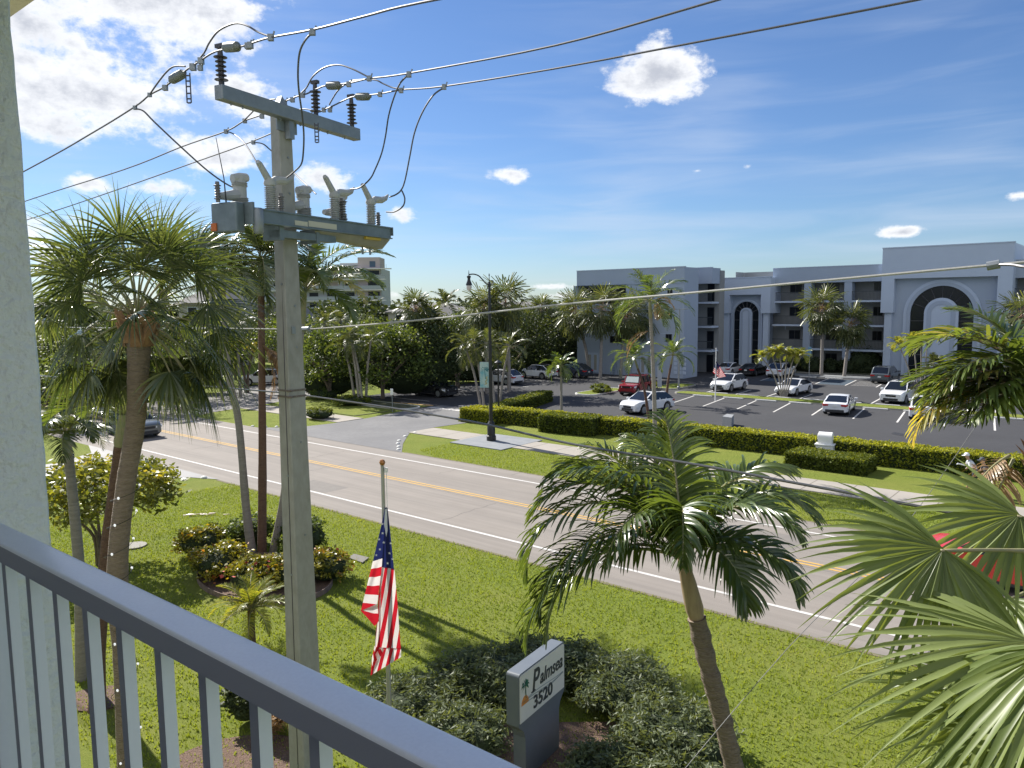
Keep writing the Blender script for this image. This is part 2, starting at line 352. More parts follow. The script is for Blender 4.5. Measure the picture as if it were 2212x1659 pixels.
m_walk=mat('sidewalk_concrete',(.33,.30,.26),.9,noise=[(.7,.5,(.26,.24,.21)),(12,.3,(.36,.33,.29))],bump=(90,.25,.01))
m_conc2=mat('pad_concrete',(.20,.215,.23),.9,noise=(1.5,.6,(.26,.27,.28)))
m_kerb=mat('white_kerb',(.62,.62,.6),.8,noise=(5,.4,(.5,.5,.48)))
m_line=mat('road_marking_white',(.62,.61,.59),.8,noise=[(1.2,.5,(.5,.48,.45)),(14,.55,(.36,.34,.31))])
m_yel=mat('road_marking_yellow',(.62,.36,.06),.8,noise=[(1.2,.5,(.5,.31,.08)),(14,.55,(.32,.24,.13))])
m_mulch=mat('mulch',(.17,.105,.075),.95,noise=[(18,.8,(.08,.045,.03)),(40,.4,(.3,.22,.17))],bump=(40,1,.05))
m_soil=mat('soil',(.05,.06,.03),.95,noise=(3,.7,(.09,.09,.04)))
gm=MB(); gm.add([(-1500,-300,0),(1500,-300,0),(1500,2500,0),(-1500,2500,0)],[(0,1,2,3)])
struct(gm.build('ground',m_grass))
sheet('road',[rect(-330,150,19.35,29.75)],.006,m_road)
sheet('road_joint',[rect(-330,150,24.50,24.545)],.010,mat('sealed_joint',(.17,.16,.15),.9))
sheet('road_edge_dirt',[rect(-35.3,150,19.22,19.36),rect(-33,150,29.74,29.86)],.0105,mat('edge_dirt',(.13,.11,.07),.95,noise=(6,.8,(.2,.18,.1))))
crk=MB(); rsc=np.random.RandomState(12)
for k in range(26):
    s_=rsc.uniform(-50,6); t_=rsc.uniform(19.8,29); L_=rsc.uniform(1.0,4.5); n_c=9; al=rsc.rand()<.6; pts=[]
    for i in range(n_c):
        f=i/(n_c-1); pts.append(((s_+rsc.randn()*.07+(0 if al else L_*f)),min(29.6,t_+(L_*f if al else rsc.randn()*.06))))
    w_=rsc.uniform(.008,.018)
    for a_,b_ in zip(pts[:-1],pts[1:]):
        dx=(w_,0) if al else (0,w_); crk.add([(*XY(a_[0]-dx[0],a_[1]-dx[1]),.0085),(*XY(a_[0]+dx[0],a_[1]+dx[1]),.0085),(*XY(b_[0]+dx[0],b_[1]+dx[1]),.0085),(*XY(b_[0]-dx[0],b_[1]-dx[1]),.0085)],[(0,1,2,3)])
struct(crk.build('road_crack',mat('crack_filler',(.12,.11,.10),.9)))
sheet('road_patch',[[(-31.5,20.9),(-28.8,20.95),(-28.7,22.3),(-31.4,22.25)],[(-12.2,26.0),(-9.0,25.9),(-9.1,27.6),(-12.3,27.5)]],.0075,mat('patch_asphalt',(.17,.155,.14),.9,noise=(3,.6,(.2,.185,.165))))
sheet('edge_line',[rect(-330,150,20.7,20.84),rect(-330,150,28.3,28.44)],.012,m_line)
sheet('centre_line',[rect(-330,150,24.70,24.81),rect(-330,150,24.95,25.06)],.013,m_yel)
sheet('driveway',[[(-48.5,29.7),(-46.2,31.3),(-45.6,34),(-45.5,37.2),(-46.2,41.5),(-46.2,46),(-36.5,46),(-37.6,41),(-38.2,37.2),(-38,34.8),(-36.9,33.5),(-35.2,31.6),(-33.2,29.7)]],.016,m_drive)
sheet('driveway',[[(-78,29.7),(-73,31),(-70,34),(-72,41),(-78,52),(-84,60),(-76,62),(-66,50),(-60.5,42),(-59.5,37),(-58.6,32),(-57.5,29.7)]],.018,mat('old_driveway_asphalt',(.21,.2,.19),.9,noise=[(.5,.7,(.15,.145,.14)),(30,.3,(.26,.25,.24))]))
sheet('driveway',[[(-51,19.4),(-48,18.4),(-46.5,16),(-46.5,-6),(-37.5,-6),(-37.5,14),(-37.9,17.5),(-37,18.7),(-35.3,19.4)]],.020,mat('pale_driveway_asphalt',(.24,.235,.23),.7,noise=[(.6,.8,(.17,.17,.17)),(20,.3,(.28,.28,.28))]))
sheet('sidewalk',[rect(-38.0,70,34.6,37.0),rect(-59,-45.6,34.6,37.0)],.045,m_walk,.05)
# expansion joints as dark gaps
sheet('sidewalk_joint',[rect(s,s+.03,34.62,36.98) for s in np.arange(-37,40,1.8)],.049,mat('joint_dirt',(.13,.115,.09),.95))
sheet('sidewalk_pad',[rect(-33.1,-28.9,33.6,37.6)],.056,m_conc2,.05)
sheet('parking_lot',[[(-46.6,45.0),(-46.6,43.6),(40,43.6),(40,101),(-41.6,101),(-41.6,93),(-57,93),(-57,45)]],.014,m_lot)
sheet('building_walk',[rect(-38,20,88.0,90.4)],.09,m_conc2,.1)
mk=MB()
def q4(p,z,m=mk): m.add([(*XY(*a),z) for a in p],[tuple(range(len(p)))])
for i in range(13):
    s=-33.86+2.94*i; q4([(s,58.1),(s+.13,58.1),(s-.72,64.1),(s-.85,64.1)],.020)
    s=-35.0+2.93*i
    if i>0: q4([(s,66.9),(s+.13,66.9),(s-.20,71.7),(s-.33,71.7)],.020)
for i in range(15):
    s=-38.0+2.93*i; q4([(s,80.6),(s+.13,80.6),(s-.47,86.6),(s-.60,86.6)],.020)
for i in range(10):
    t=47.2+2.85*i; q4([(-54.5,t),(-49,t),(-49,t+.12),(-54.5,t+.12)],.020)
for i in range(6): s=-35.0+2.93*i
q4([(-46.2,44.2),(-40.0,44.2),(-40.0,44.75),(-46.2,44.75)],.021)
q4([(-44.8,46.6),(-42.7,47.7),(-42.6,47.4),(-44.6,46.3)],.021)
struct(mk.build('parking_lines',m_line))
mk=MB(); q4([(-42.6,45.2),(-42.4,45.2),(-42.4,51),(-42.6,51)],.021,mk); q4([(-51.2,44.6),(-46.6,45.3),(-46.6,45.5),(-51.2,44.8)],.021,mk)
struct(mk.build('yellow_marking',m_yel))
# hatched accessible bays in front of the building
mk=MB()
for s0 in (-29.4,-23.0):
    for k in range(5): q4([(s0+.15-.1*k,80.9+k*1.05),(s0+2.6-.1*k,81.6+k*1.05),(s0+2.6-.1*k,81.73+k*1.05),(s0+.15-.1*k,81.03+k*1.05)],.022,mk)
struct(mk.build('hatched_marking',m_line))
sheet('accessible_bay',[[(-32.1,80.7),(-29.3,80.7),(-29.8,86.4),(-32.6,86.4)],[(-26.2,80.7),(-23.4,80.7),(-23.9,86.4),(-26.7,86.4)]],.0185,mat('bay_blue',(.035,.06,.09),.85,noise=(5,.6,(.06,.08,.1))))
# kerbed islands
def island(poly,name='kerb_island',km=None,h=.13,inner=m_grass,w=.16):
    c=np.mean(poly,axis=0); inn=[tuple(np.array(p)+(c-np.array(p))/np.linalg.norm(c-np.array(p))*w) for p in poly]
    k=MB(); k.ring([tuple(XY(*p)) for p in poly],[tuple(XY(*p)) for p in inn],0.004,h,closed=True)
    k.build('kerb',km or m_kerb)['kind']='structure'
    g=MB(); g.prism([tuple(XY(*p)) for p in inn],0,h-.02); return struct(g.build(name,inner))
def rnd(s0,s1,t0,t1,r=.8,k=5):
    P=[]
    for cx,cy,a0 in ((s1-r,t1-r,0),(s0+r,t1-r,90),(s0+r,t0+r,180),(s1-r,t0+r,270)):
        for i in range(k+1):
            a=R(a0+90*i/k); P.append((cx+r*math.cos(a),cy+r*math.sin(a)))
    return P
greyk=mat('grey_kerb',(.33,.32,.29),.9,noise=(3,.5,(.25,.25,.2)))
island(rnd(-34.2,6,64.6,66.5,.7),km=greyk)
island(rnd(-41.6,-39.2,58.6,65.0,1.0))
island(rnd(-38.2,-35.4,67.4,72.6,.8),km=greyk)
island(rnd(-53.6,-46.3,41.9,44.1,.9),inner=m_soil)
island([(-57.2,37.4),(-47.2,37.4),(-46.9,41.4),(-57.2,41.6)],km=mat('turf_edge',(.12,.13,.05),.95),h=.05)
island(rnd(-57,15,92.0,101,.5),km=greyk,inner=m_soil)
# wheel stops in front of the stalls: precast blocks
ws=MB(); ws.prism([(-.9,-.08),(.9,-.08),(.9,.08),(-.9,.08)],0.02,.13)
wheel=[]
def stop(s,t,lab):
    r=MB(); r.bbox(-.92,.92,-.08,.08,.018,.14,.02); o=r.build('wheel_stop',m_kerb); o.location=(*XY(s,t),0); o.rotation_euler=(0,0,-TH); return o
w0=stop(-30.9,64.15,None); base=w0; k=0
def ws_label(i,row):
    names=['first','second','third','fourth','fifth','sixth','seventh','eighth','ninth','tenth','eleventh']
    return f'concrete wheel stop on the {row} edge of the grass median, {names[i]} from left'
for i in range(9):
    o=w0 if i==0 else w0.copy()
    if i: C.objects.link(o)
    o.location=(*XY(-30.9+2.94*i,64.15),0); tag(o,ws_label(i,'near'),'wheel stop','wheel stops along the parking bays')
for i in range(8):
    o=w0.copy(); C.objects.link(o); o.location=(*XY(-30.6+2.93*i,66.85),0); tag(o,ws_label(i,'far'),'wheel stop','wheel stops along the parking bays')
for i,s in enumerate((-31.6,-28.3,-25.5)):
    o=w0.copy(); C.objects.link(o); o.location=(*XY(s-.8,86.9),0); tag(o,f'wheel stop in front of the accessible bays by the apartment building, {["left","middle","right"][i]} one','wheel stop','wheel stops along the parking bays')
# ---- grass blades (stuff)
def blades(n,s0,s1,t0,t1,hole,h=.06,seed=1):
    rs=np.random.RandomState(seed); p=np.stack([rs.uniform(s0,s1,n),rs.uniform(t0,t1,n)],1)
    keep=np.array([not hole(a,b) for a,b in p]); p=p[keep]; n=len(p)
    xy=p[:,:1]*dv+p[:,1:]*nv; a=rs.rand(n)*6.283; w=.012+.012*rs.rand(n); hh=h*(.5+rs.rand(n))
    b=np.c_[xy,np.zeros(n)]; dx=np.c_[np.cos(a)*w,np.sin(a)*w,np.zeros(n)]
    tip=b+np.c_[rs.randn(n)*h*.45,rs.randn(n)*h*.45,hh]
    V=np.stack([b-dx,b+dx,tip],1).reshape(-1,3); F=(np.arange(n)*3)[:,None]+np.array([[0,1,2]])
    x,y=p[:,0],p[:,1]; pat=sum(math.sin(k)*0+np.sin(x*a_+y*b_+k)*w_ for k,(a_,b_,w_) in enumerate(((.35,.21,.3),(-.6,.9,.25),(1.7,.4,.2),(.9,-1.9,.2),(3.1,2.7,.12),(-4.3,2.2,.1))))
    mb=MB(); mb.add(V,F,0,np.clip(.45*rs.rand(n)+.28+.34*pat,0,.99)); return mb
m_blade=leafmat('grass_blade',(.135,.195,.028),(.245,.295,.055),(.29,.31,.08),trans=.3,rough=.7,spec=.2)
def inbed(s,t):
    return ((s+21.1)/2.9)**2+((t-12.8)/2.0)**2<1 or (s<-36 and t<19)
tag(blades(120000,-34,9,5.5,19.3,inbed,.065,3).build('grass',m_blade),'short sunlit lawn grass on the near side of the road','grass',kind='stuff')
tag(blades(36000,-33,12,29.8,34.5,lambda s,t:((s<-31 and t<34.6 and (s+31)**2+(t-33.2)**2>9)or(-33.2<s<-28.8 and t>33.5)),.065,5).build('grass',m_blade),'strip of mown grass between the road and the sidewalk','grass',kind='stuff')
# ================================================================ OWN BALCONY
FZ=CAMH-1.57
m_stucco=mat('stucco_white',(.80,.80,.75),.9,noise=[(3,.5,(.72,.725,.68)),(22,.3,(.84,.84,.8))],bump=(38,1.,.02))
m_ceil=mat('ceiling_paint',(.50,.46,.34),.9,noise=(5,.4,(.34,.31,.22)),bump=(60,.6,.01))
m_rail=mat('rail_grey_paint',(.76,.77,.79),.32,spec=.8,noise=[(30,.25,(.82,.83,.85)),(8,.25,(.68,.69,.72)),(160,.14,(.5,.5,.52))],bump=(240,.12,.002))
m_bal=mat('baluster_white_paint',(.82,.84,.84),.6,noise=(60,.2,(.74,.76,.77)))
m_raild=mat('rail_inner_shade_and_paint',(.27,.27,.30),.5)  # handrail's inner shade put into the colour; also the balusters' darker face
b=empty('balcony_rail',(0,0,0),-TH+R(1),'blue-grey metal balcony handrail with pale flat balusters crossing the lower left corner','railing')
r=MB(); ti,to,zt=T_IN,T_OUT,CAMH-.5
pr=[]
for k in range(7): a=R(90*k/6); pr.append((to-.014+.014*math.sin(a),zt-.014+.014*math.cos(a)))
pr+= [(to,zt-.042),(ti,zt-.042)]
for k in range(7): a=R(90*k/6); pr.append((ti+.007-.007*math.cos(a),zt-.007+.007*math.sin(a)))
n_=len(pr); S=np.linspace(-2.09,3.2,42); vs=[(s,p[0],p[1]) for s in S for p in pr]
r.add(vs,[(i*n_+j,i*n_+(j+1)%n_,(i+1)*n_+(j+1)%n_,(i+1)*n_+j) for i in range(len(S)-1) for j in range(n_)])
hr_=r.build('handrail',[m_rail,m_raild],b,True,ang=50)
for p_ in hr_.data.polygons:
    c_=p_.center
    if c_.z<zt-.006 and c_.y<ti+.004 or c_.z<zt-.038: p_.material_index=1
tb=(ti+to)/2
for k in range(-26,24):
    s=-1.371*tb+k*.239*tb
    if s<-1.95 or s>3.1: continue
    q=MB(); q.box(s-.0105,s+.0105,tb-.0105,tb+.0105,FZ+.08,zt-.040)
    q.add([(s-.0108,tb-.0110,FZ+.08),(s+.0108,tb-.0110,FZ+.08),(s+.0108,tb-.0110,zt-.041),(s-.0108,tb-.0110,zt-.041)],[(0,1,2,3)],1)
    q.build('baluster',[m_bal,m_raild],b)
q=MB(); q.box(-2.085,-1.985,tb-.03,tb+.03,FZ,zt-.048); q.build('end_post',m_bal,b)
q=MB(); q.box(-2.09,3.2,tb-.02,tb+.02,FZ+.04,FZ+.08); q.build('bottom_rail',m_rail,b)
bl=empty('balcony_building',(0,0,0),-TH,'white stucco building at the left edge, its side wall beside the handrail and ceiling above','building')
q=MB(); # side fin wall with slightly uneven outer edge
zz=np.linspace(FZ-3,CAMH+1.1,90); rs=np.random.RandomState(4); jit=rs.randn(90)*.0016
vs=[];
for i,z in enumerate(zz):
    for (a_,t_) in ((-2.09,-1.6),(-2.09,.5),(-2.09,.66+jit[i]*.5),(-2.095,.690+jit[i]),(-2.105,.697+jit[i]),(-2.35,.697)): vs.append((a_,t_,z))
q.add(vs,[(i*6+j,i*6+j+1,(i+1)*6+j+1,(i+1)*6+j) for i in range(89) for j in range(5)])
q.build('side_wall',m_stucco,bl,True)
q=MB(); q.box(-4,-.9,-1.6,TCEIL,CAMH+.95,CAMH+1.15)
q.build('ceiling',m_ceil,bl)
q=MB(); q.box(-4,3.3,-1.6,.70,FZ-.18,FZ); q.build('floor_slab',m_stucco,bl)
q=MB(); q.box(-4,3.5,-1.75,-1.6,0,CAMH+1.15); q.build('rear_wall',m_stucco,bl)
q=MB(); q.box(-1.9,3.9,-1.6,-1.56,FZ+.02,FZ+2.2); q.build('sliding_door',MT['glass'],bl)
q=MB(); q.box(-40,3.5,-14,-1.76,0,CAMH+1.5); q.build('building_mass',m_stucco,bl)
# ================================================================ UTILITY POLE
PX,PY=-3.25,11.2
pole=empty('utility_pole',(PX,PY,0),-TH,'tall square concrete utility pole with steel crossarm and switch platform','utility pole')
q=MB(); 
def sq(hw,z,c=.09):
    h=hw; k=hw*c; return [(h,-h+k,z),(h,h-k,z),(h-k,h,z),(-h+k,h,z),(-h,h-k,z),(-h,-h+k,z),(-h+k,-h,z),(h-k,-h,z)]
vs=[];zs=np.linspace(0,11.35,12)
for z in zs: vs+=sq(.208-.0092*z,z)
q.add(vs,[(i*8+j,i*8+(j+1)%8,(i+1)*8+(j+1)%8,(i+1)*8+j) for i in range(11) for j in range(8)]+[tuple(range(88,96))])
q.build('pole_shaft',MT['concrete'],pole)
q=MB(); q.add([( .11,-.11,11.35),(.11,.11,11.35),(-.11,.11,11.35),(-.11,-.11,11.35),(.05,0,11.56),(-.05,0,11.56)],[(0,1,4),(1,2,5,4),(2,3,5),(3,0,4,5),(3,2,1,0)]); q.build('pole_cap',MT['galv'],pole)
AR=R(13.8)
arm=MB(); arm.bbox(.11,.25,-1.30,1.52,11.20,11.38,.008)
for a in (-1.1,-.9,-.2,.2,.6,.8,1.2): arm.cyl(.18,a,11.17,11.195,.012,k=6)
arm=arm.build('crossarm',MT['galv'],pole); arm.rotation_euler=(0,0,AR)
br=MB(); br.box(.09,.115,-.2,.2,11.05,11.42); br.box(.12,.20,-.05,.05,10.95,11.2); br=br.build('arm_bracket',MT['galv'],pole); br.rotation_euler=(0,0,AR)
def fins(h,rc,rf,nf,top=.03,z0=0):
    P=[(rc*.8,z0),(rc,z0)]
    for i in range(nf):
        z=z0+top+(h-2*top)*(i+.1)/nf; st=(h-2*top)/nf; f=rf*(1.0 if i in (0,nf-1) or nf>8 else .8)
        P+=[(rc,z),(f,z+st*.22),(f,z+st*.34),(rc,z+st*.62)]
    return P+[(rc,z0+h-top),(rc*.9,z0+h),(.001,z0+h)]
POST=[(-1.24,.43),(.55,.43),(1.40,.43)]
for a,h in POST:
    q=MB(); q.lathe(fins(h,.035,.085,6,.05),k=14); q.cyl(0,0,h,h+.05,.03,k=8); q.box(-.06,.06,-.03,.03,h+.03,h+.075)
    o=q.build('post_insulator',MT['ins'],arm,True); o.location=(.18,a,11.38)
# switch platform
rk=MB()
rk.box(.36,.43,-1.05,2.02,9.56,9.72); rk.box(.34,.45,-1.05,2.04,9.715,9.735); rk.box(.34,.45,-1.05,2.04,9.545,9.562)
rk.box(-.17,-.12,-1.05,2.0,9.60,9.74); rk.box(-.19,.46,-1.09,-1.055,9.52,9.80); rk.box(-.19,.46,2.03,2.05,9.60,9.735)
for a in (-.75,-.35,.1,.6,1.1,1.6): rk.box(-.17,.36,a-.03,a+.03,9.70,9.745)
rk.box(.16,.35,-.5,.7,9.40,9.5); rk.box(.05,.36,-.5,-.42,9.36,9.56); rk.box(.05,.36,.25,.32,9.36,9.56)
rk=rk.build('switch_platform',MT['frame'],pole); rk.rotation_euler=(0,0,AR); rk.location=(0,0,.14)
q=MB(); q.add([(.37,.2,9.54),(.40,2.04,9.54),(.0,2.04,9.54),(.0,.9,9.54),(.30,1.95,9.38),(.1,1.95,9.38),(.15,.9,9.44),(.3,.3,9.47)],[(0,1,4,7),(1,2,5,4),(2,3,6,5),(4,5,6,7),(3,0,7,6)]); q.build('belly_pan',mat('pan_steel',(.26,.25,.22),.6,.2,noise=(3,.6,(.36,.34,.3))),rk)
q=MB(); q.box(.432,.436,-.28,-.02,9.575,9.64); q.box(.432,.436,.0,.62,9.58,9.66); q.build('label_plate',mat('plate_cream',(.55,.52,.4),.6),rk)
q=MB(); q.box(.38,.42,1.35,1.75,9.50,9.54); q.build('warning_label',mat('plate_yellow',(.55,.38,.05),.6),rk)
q=MB(); q.bbox(-.12,.32,-1.24,-1.09,9.42,9.80,.02); q.build('control_box',MT['frame'],rk)
q=MB(); q.box(-.11,-.02,-1.26,-1.241,9.44,9.54); q.build('warning_label',mat('plate_orange',(.5,.13,.03),.6),rk)
q=MB(); q.lathe([(.05,0),(.07,.03),(.07,.3),(.05,.33)],c=(.46,-1.0,9.40),k=12); q.build('operating_motor',MT['galv'],rk,True)
for k_,a in enumerate((-.86,.39,1.23)):
    q=MB(); P=[(.085,0),(.085,.04)]
    for i in range(5): z=.05+i*.022; P+=[(.068,z),(.085,z+.011)]
    P+=[(.066,.17),(.066,.30)]
    for i in range(3): z=.30+i*.02; P+=[(.068,z),(.08,z+.01)]
    P+=[(.06,.37),(.001,.372)]
    P=[(r_*1.35,z_) for r_,z_ in P]; q.lathe(P,k=16); q.tube([(-.02,-.10,.40),(0,0,.41),(.02,.12,.44)],[.06,.08,.055],10); q.lathe([(.08,.36),(.085,.40),(.07,.45),(.001,.48)],k=12)
    q.tube([(0,-.02,.20),(0,-.16,.17),(-.02,-.30,.15),(-.02,-.36,.15)],[.08,.07,.05,.04],10)
    o=q.build('interrupter',MT['porc'],rk,True); o.location=(.02,a,9.745)
    q=MB(); q.lathe(fins(.34,.058,.082,11,.02),k=14); q.lathe([(.075,.33),(.085,.36),(.07,.42),(.001,.44)],k=10)
    q.tube([(0,0,.38),(-.02,-.16,.60),(-.01,-.2,.62)],[.05,.04,.03],8); q.tube([(0,.03,.38),(0,.12,.42),(.02,.26,.43),(.02,.38,.47),(.02,.46,.54)],[.055,.06,.055,.04,.012],10)
    o=q.build('bushing',MT['porc'],rk,True); o.location=(.30,a+(.27 if k_==0 else .37 if k_==1 else .44),9.745)
for (b_,a,z,h,rf,nf) in ((.05,-1.27,9.80,.26,.05,6),(.40,-.50,9.74,.24,.05,6),(.25,.98,9.74,.36,.095,8),(.30,1.86,9.70,.27,.05,6)):
    q=MB(); q.lathe(fins(h,.028,rf,nf,.03),k=12); o=q.build('arrester',mat('arrester_grey',(.16,.15,.15),.45) if 'arr' not in MT else MT['arr'],rk,True); o.location=(b_,a,z)
for a in (1.55,1.75):
    q=MB(); q.cyl(.2,a,9.28,9.42,.018,k=8); q.build('drain_stub',MT['galv'],rk)
q=MB(); q.tube([(.1,-1.3,10.6),(.12,-1.22,10.1),(.1,-1.18,9.75)],[.004,.007,.012],6); q.build('lightning_rod',MT['bplastic'],rk)
# pole bands and hardware
q=MB()
for z in (7.36,7.27):
    h=.208-.0092*z+.006; q.ring([(h,-h),(h,h),(-h,h),(-h,-h)],[(h-.01,-h+.01),(h-.01,h-.01),(-h+.01,h-.01),(-h+.01,-h+.01)],z,z+.03,closed=True)
q.tube([(.13,-.16,7.375),(.2,-.13,7.38)],.018,8); q.tube([(.13,-.16,7.285),(.2,-.13,7.29)],.018,8)
q.build('pole_band',mat('rusty_band',(.16,.13,.11),.6,.5,noise=(20,.5,(.3,.26,.23))),pole)
q=MB(); q.box(.10,.16,-.06,.0,8.2,8.3); q.build('cable_clamp',MT['galv'],pole)
q=MB(); q.tube([(.05,-.208,0),(.05,-.135,7.9),(.05,-.11,9.4)],.009,5); q.build('ground_wire',MT['ins'],pole)
for z in (1.6,3.1,4.6,6.1,8.9): q=MB(); w_=.208-.0092*z; q.box(.03,.07,-w_-.012,-w_+.005,z,z+.03); q.build('wire_staple',MT['galv'],pole)
for z in (2.4,5.2,6.6,8.0,8.6,10.2,10.7): q=MB(); w_=.208-.0092*z; q.tube([(w_-.01,.02,z),(w_+.014,.02,z)],.016,6); q.build('bolt_head',MT['galv'],pole)
# ---- wires: each lies in a vertical plane parallel with the road
def cr(P,k=6):
    P=[np.array(p,float) for p in P]; out=[]
    for i in range(len(P)-1):
        a=P[max(i-1,0)];b_=P[i];c=P[i+1];d_=P[min(i+2,len(P)-1)]
        for j in range(k):
            t=j/k; out.append(.5*((2*b_)+(-a+c)*t+(2*a-5*b_+4*c-d_)*t*t+(-a+3*b_-3*c+d_)*t**3))
    out.append(P[-1]); return out
def pl(uv,t):
    if np.ndim(t)==0: t=[t]*len(uv)
    o=[]
    for (u,v),tt in zip(uv,t):
        s,z=onT(u,v,tt); x,y=XY(s,tt); o.append((x,y,z))
    return o
Z1=lambda L:[(x/3.,y/3.) for x,y in L]
Z2=lambda L:[(405.5+.3378*x,.3378*y) for x,y in L]
t1,t2,t3=4.85,6.75,7.6
def wire(name,lab,pts,rad,m=None,jump=(),cap=(),clamps=(),grp=None,cat='power line'):
    q=MB(); q.tube(cr(pts,5),rad,6); o=q.build(name,m or MT['alu'],None,True)
    tag(o,lab,cat,grp)
    for j in jump:
        q=MB(); q.tube(cr(j,5),rad*1.0,6); q.build('jumper_wire',m or MT['alu'],o,True)
    for a,b_ in cap:
        a=np.array(a);b_=np.array(b_); q=MB(); L=[a+(b_-a)*f for f in (0,.1,.18,.5,.82,.9,1)]; q.tube(L,[.02,.03,.055,.058,.055,.03,.02],12); q.build('strain_insulator',MT['insgrey'],o,True)
    for c,s_ in clamps:
        s_=s_*.62; q=MB(); c=np.array(c); q.box(c[0]-.035*s_,c[0]+.035*s_,c[1]-.03*s_,c[1]+.03*s_,c[2]-.05*s_,c[2]+.03*s_); q.tube([c+np.array([-.05,.0,-.03])*s_,c+np.array([.03,0,.0])*s_,c+np.array([.05,0,.07])*s_],.012*s_,6); q.build('wire_clamp',MT['galv'],o)
    return o
w1=Z1([(-700,1560),(175,1100),(600,860),(875,690),(970,615),(1070,560),(1200,460),(1290,400),(1395,335)])+Z2([(330,300),(420,272),(530,240),(800,190),(1130,105),(1500,15)])+[(1400,-85),(2300,-260)]
wire('power_line','upper overhead power line with two arcing jumper loops, nearest the balcony',pl(w1,t1),.011,
  jump=[pl(Z2([(75,375),(110,330),(140,270),(200,195),(300,150),(380,165),(450,205),(530,235)]),t1+.05),pl(Z1([(1200,430),(1130,430),(1080,465),(1020,540),(975,605)]),t1-.04),
   pl(Z1([(880,705),(930,720),(1000,790),(1170,950),(1350,1110),(1490,1205),(1570,1225)]),[t1,4.9,5.0,5.3,5.7,6.0,6.15]),
   pl(Z2([(795,210),(750,260),(715,340),(705,470),(712,590),(730,720),(742,850),(740,960),(728,1045),(690,1090),(630,1140)]),[t1,t1+.05,t1+.2,t1+.5,5.6,5.8,6,6.1,6.2,6.3,6.3])],
  cap=[(pl(Z2([(225,305)]),t1)[0],pl(Z2([(335,297)]),t1)[0]),(pl(Z1([(1100,525)]),t1)[0],pl(Z1([(1200,470)]),t1)[0])],
  clamps=[(p,s) for p,s in zip(pl(Z2([(385,290),(400,285),(530,235),(798,200),(85,385),(80,430)])+Z1([(1250,430),(1070,565),(970,612),(875,695)]),t1),(1.3,1.3,1.3,1.2,1.4,1.2,1.5,1.3,1,1))],grp='overhead conductors')
w2=Z1([(-700,1600),(190,1295),(800,1100),(1180,950),(1465,850),(1580,785)])+Z2([(480,730),(620,650),(720,610),(760,600),(830,568),(885,548),(1030,532),(1160,503)])+[(885,158),(1200,98),(1550,0),(2300,-220)]
wire('power_line','middle overhead power line running above the pole top',pl(w2,t2),.011,
  jump=[pl(Z2([(720,600),(760,560),(800,490),(870,435),(960,415),(1050,440),(1150,490)]),t2),pl(Z2([(355,775),(400,730),(440,690)])+Z2([(500,645),(560,635)]),t2-.05),
    pl(Z2([(245,840),(290,855),(350,900),(400,970),(455,1065)]),[t2,t2,6.6,6.5,6.4]),
    pl(Z2([(1415,475),(1360,530),(1320,620),(1285,740),(1265,870),(1240,980),(1200,1080),(1165,1145),(1100,1200),(1040,1210)]),[t2,t2,6.9,7,7.1,7.1,7.1,7.15,7.2,7.2])],
  cap=[(pl(Z2([(885,548)]),t2)[0],pl(Z2([(980,546)]),t2)[0])],
  clamps=[(p,1.3) for p in pl(Z2([(1030,535),(1160,498),(1415,472),(735,605),(475,740),(365,770),(245,838),(620,650),(670,635)]),t2)],grp='overhead conductors')
w3=Z1([(-700,1700),(205,1415),(700,1250),(1280,1045),(1560,945)])+Z2([(530,855),(690,780),(900,690),(1015,635),(1070,618),(1230,600),(1365,575),(1640,552)])+[(1200,148),(1500,92),(1980,0),(2400,-90)]
wire('power_line','lowest overhead power line leaving the right end of the crossarm',pl(w3,t3),.011,
  jump=[pl(Z2([(905,670),(930,625),(960,580),(1000,545),(1060,515),(1190,510),(1250,535),(1310,560),(1370,570)]),t3),pl(Z2([(420,910),(480,920),(530,960),(600,1020),(700,1125),(820,1240)]),[t3,t3,7.7,7.7,7.6,7.4]),
    pl(Z2([(1640,560),(1570,610),(1500,720),(1450,850),(1420,1000),(1390,1150),(1365,1215),(1330,1245),(1290,1260)]),t3),pl(Z2([(1370,1220),(1388,1270),(1375,1320),(1320,1355),(1270,1355)]),t3),
    pl(Z2([(690,720),(720,700),(760,698),(810,710)]),t3)],
  cap=[(pl(Z2([(1070,618)]),t3)[0],pl(Z2([(1170,618)]),t3)[0])],
  clamps=[(p,1.3) for p in pl(Z2([(1230,600),(1365,575),(1640,552),(910,700),(420,908),(870,700),(780,740)]),t3)],grp='overhead conductors')
for lab,p in (('ladder-shaped steel link hanging from the uppermost power line left of the crossarm',[(1217,490),(1217,670)]),('ladder-shaped steel link hanging below the crossarm beside the pole top',None)):
    if p: a,b_=[np.array(x) for x in pl(Z1(p),t1)]
    else: a,b_=[np.array(x) for x in pl(Z2([(823,800),(823,912)]),t2)]
    q=MB()
    for dx in (-.025,.025): q.box(a[0]+dx-.006,a[0]+dx+.006,a[1]-.006,a[1]+.006,b_[2],a[2]+.03)
    for f in (0,.15,.35,.6,.8,1): z=b_[2]+(a[2]-b_[2])*f; q.box(a[0]-.02,a[0]+.02,a[1]-.005,a[1]+.005,z-.008,z+.008)
    tag(q.build('steel_link',MT['ins']),lab,'wire link')
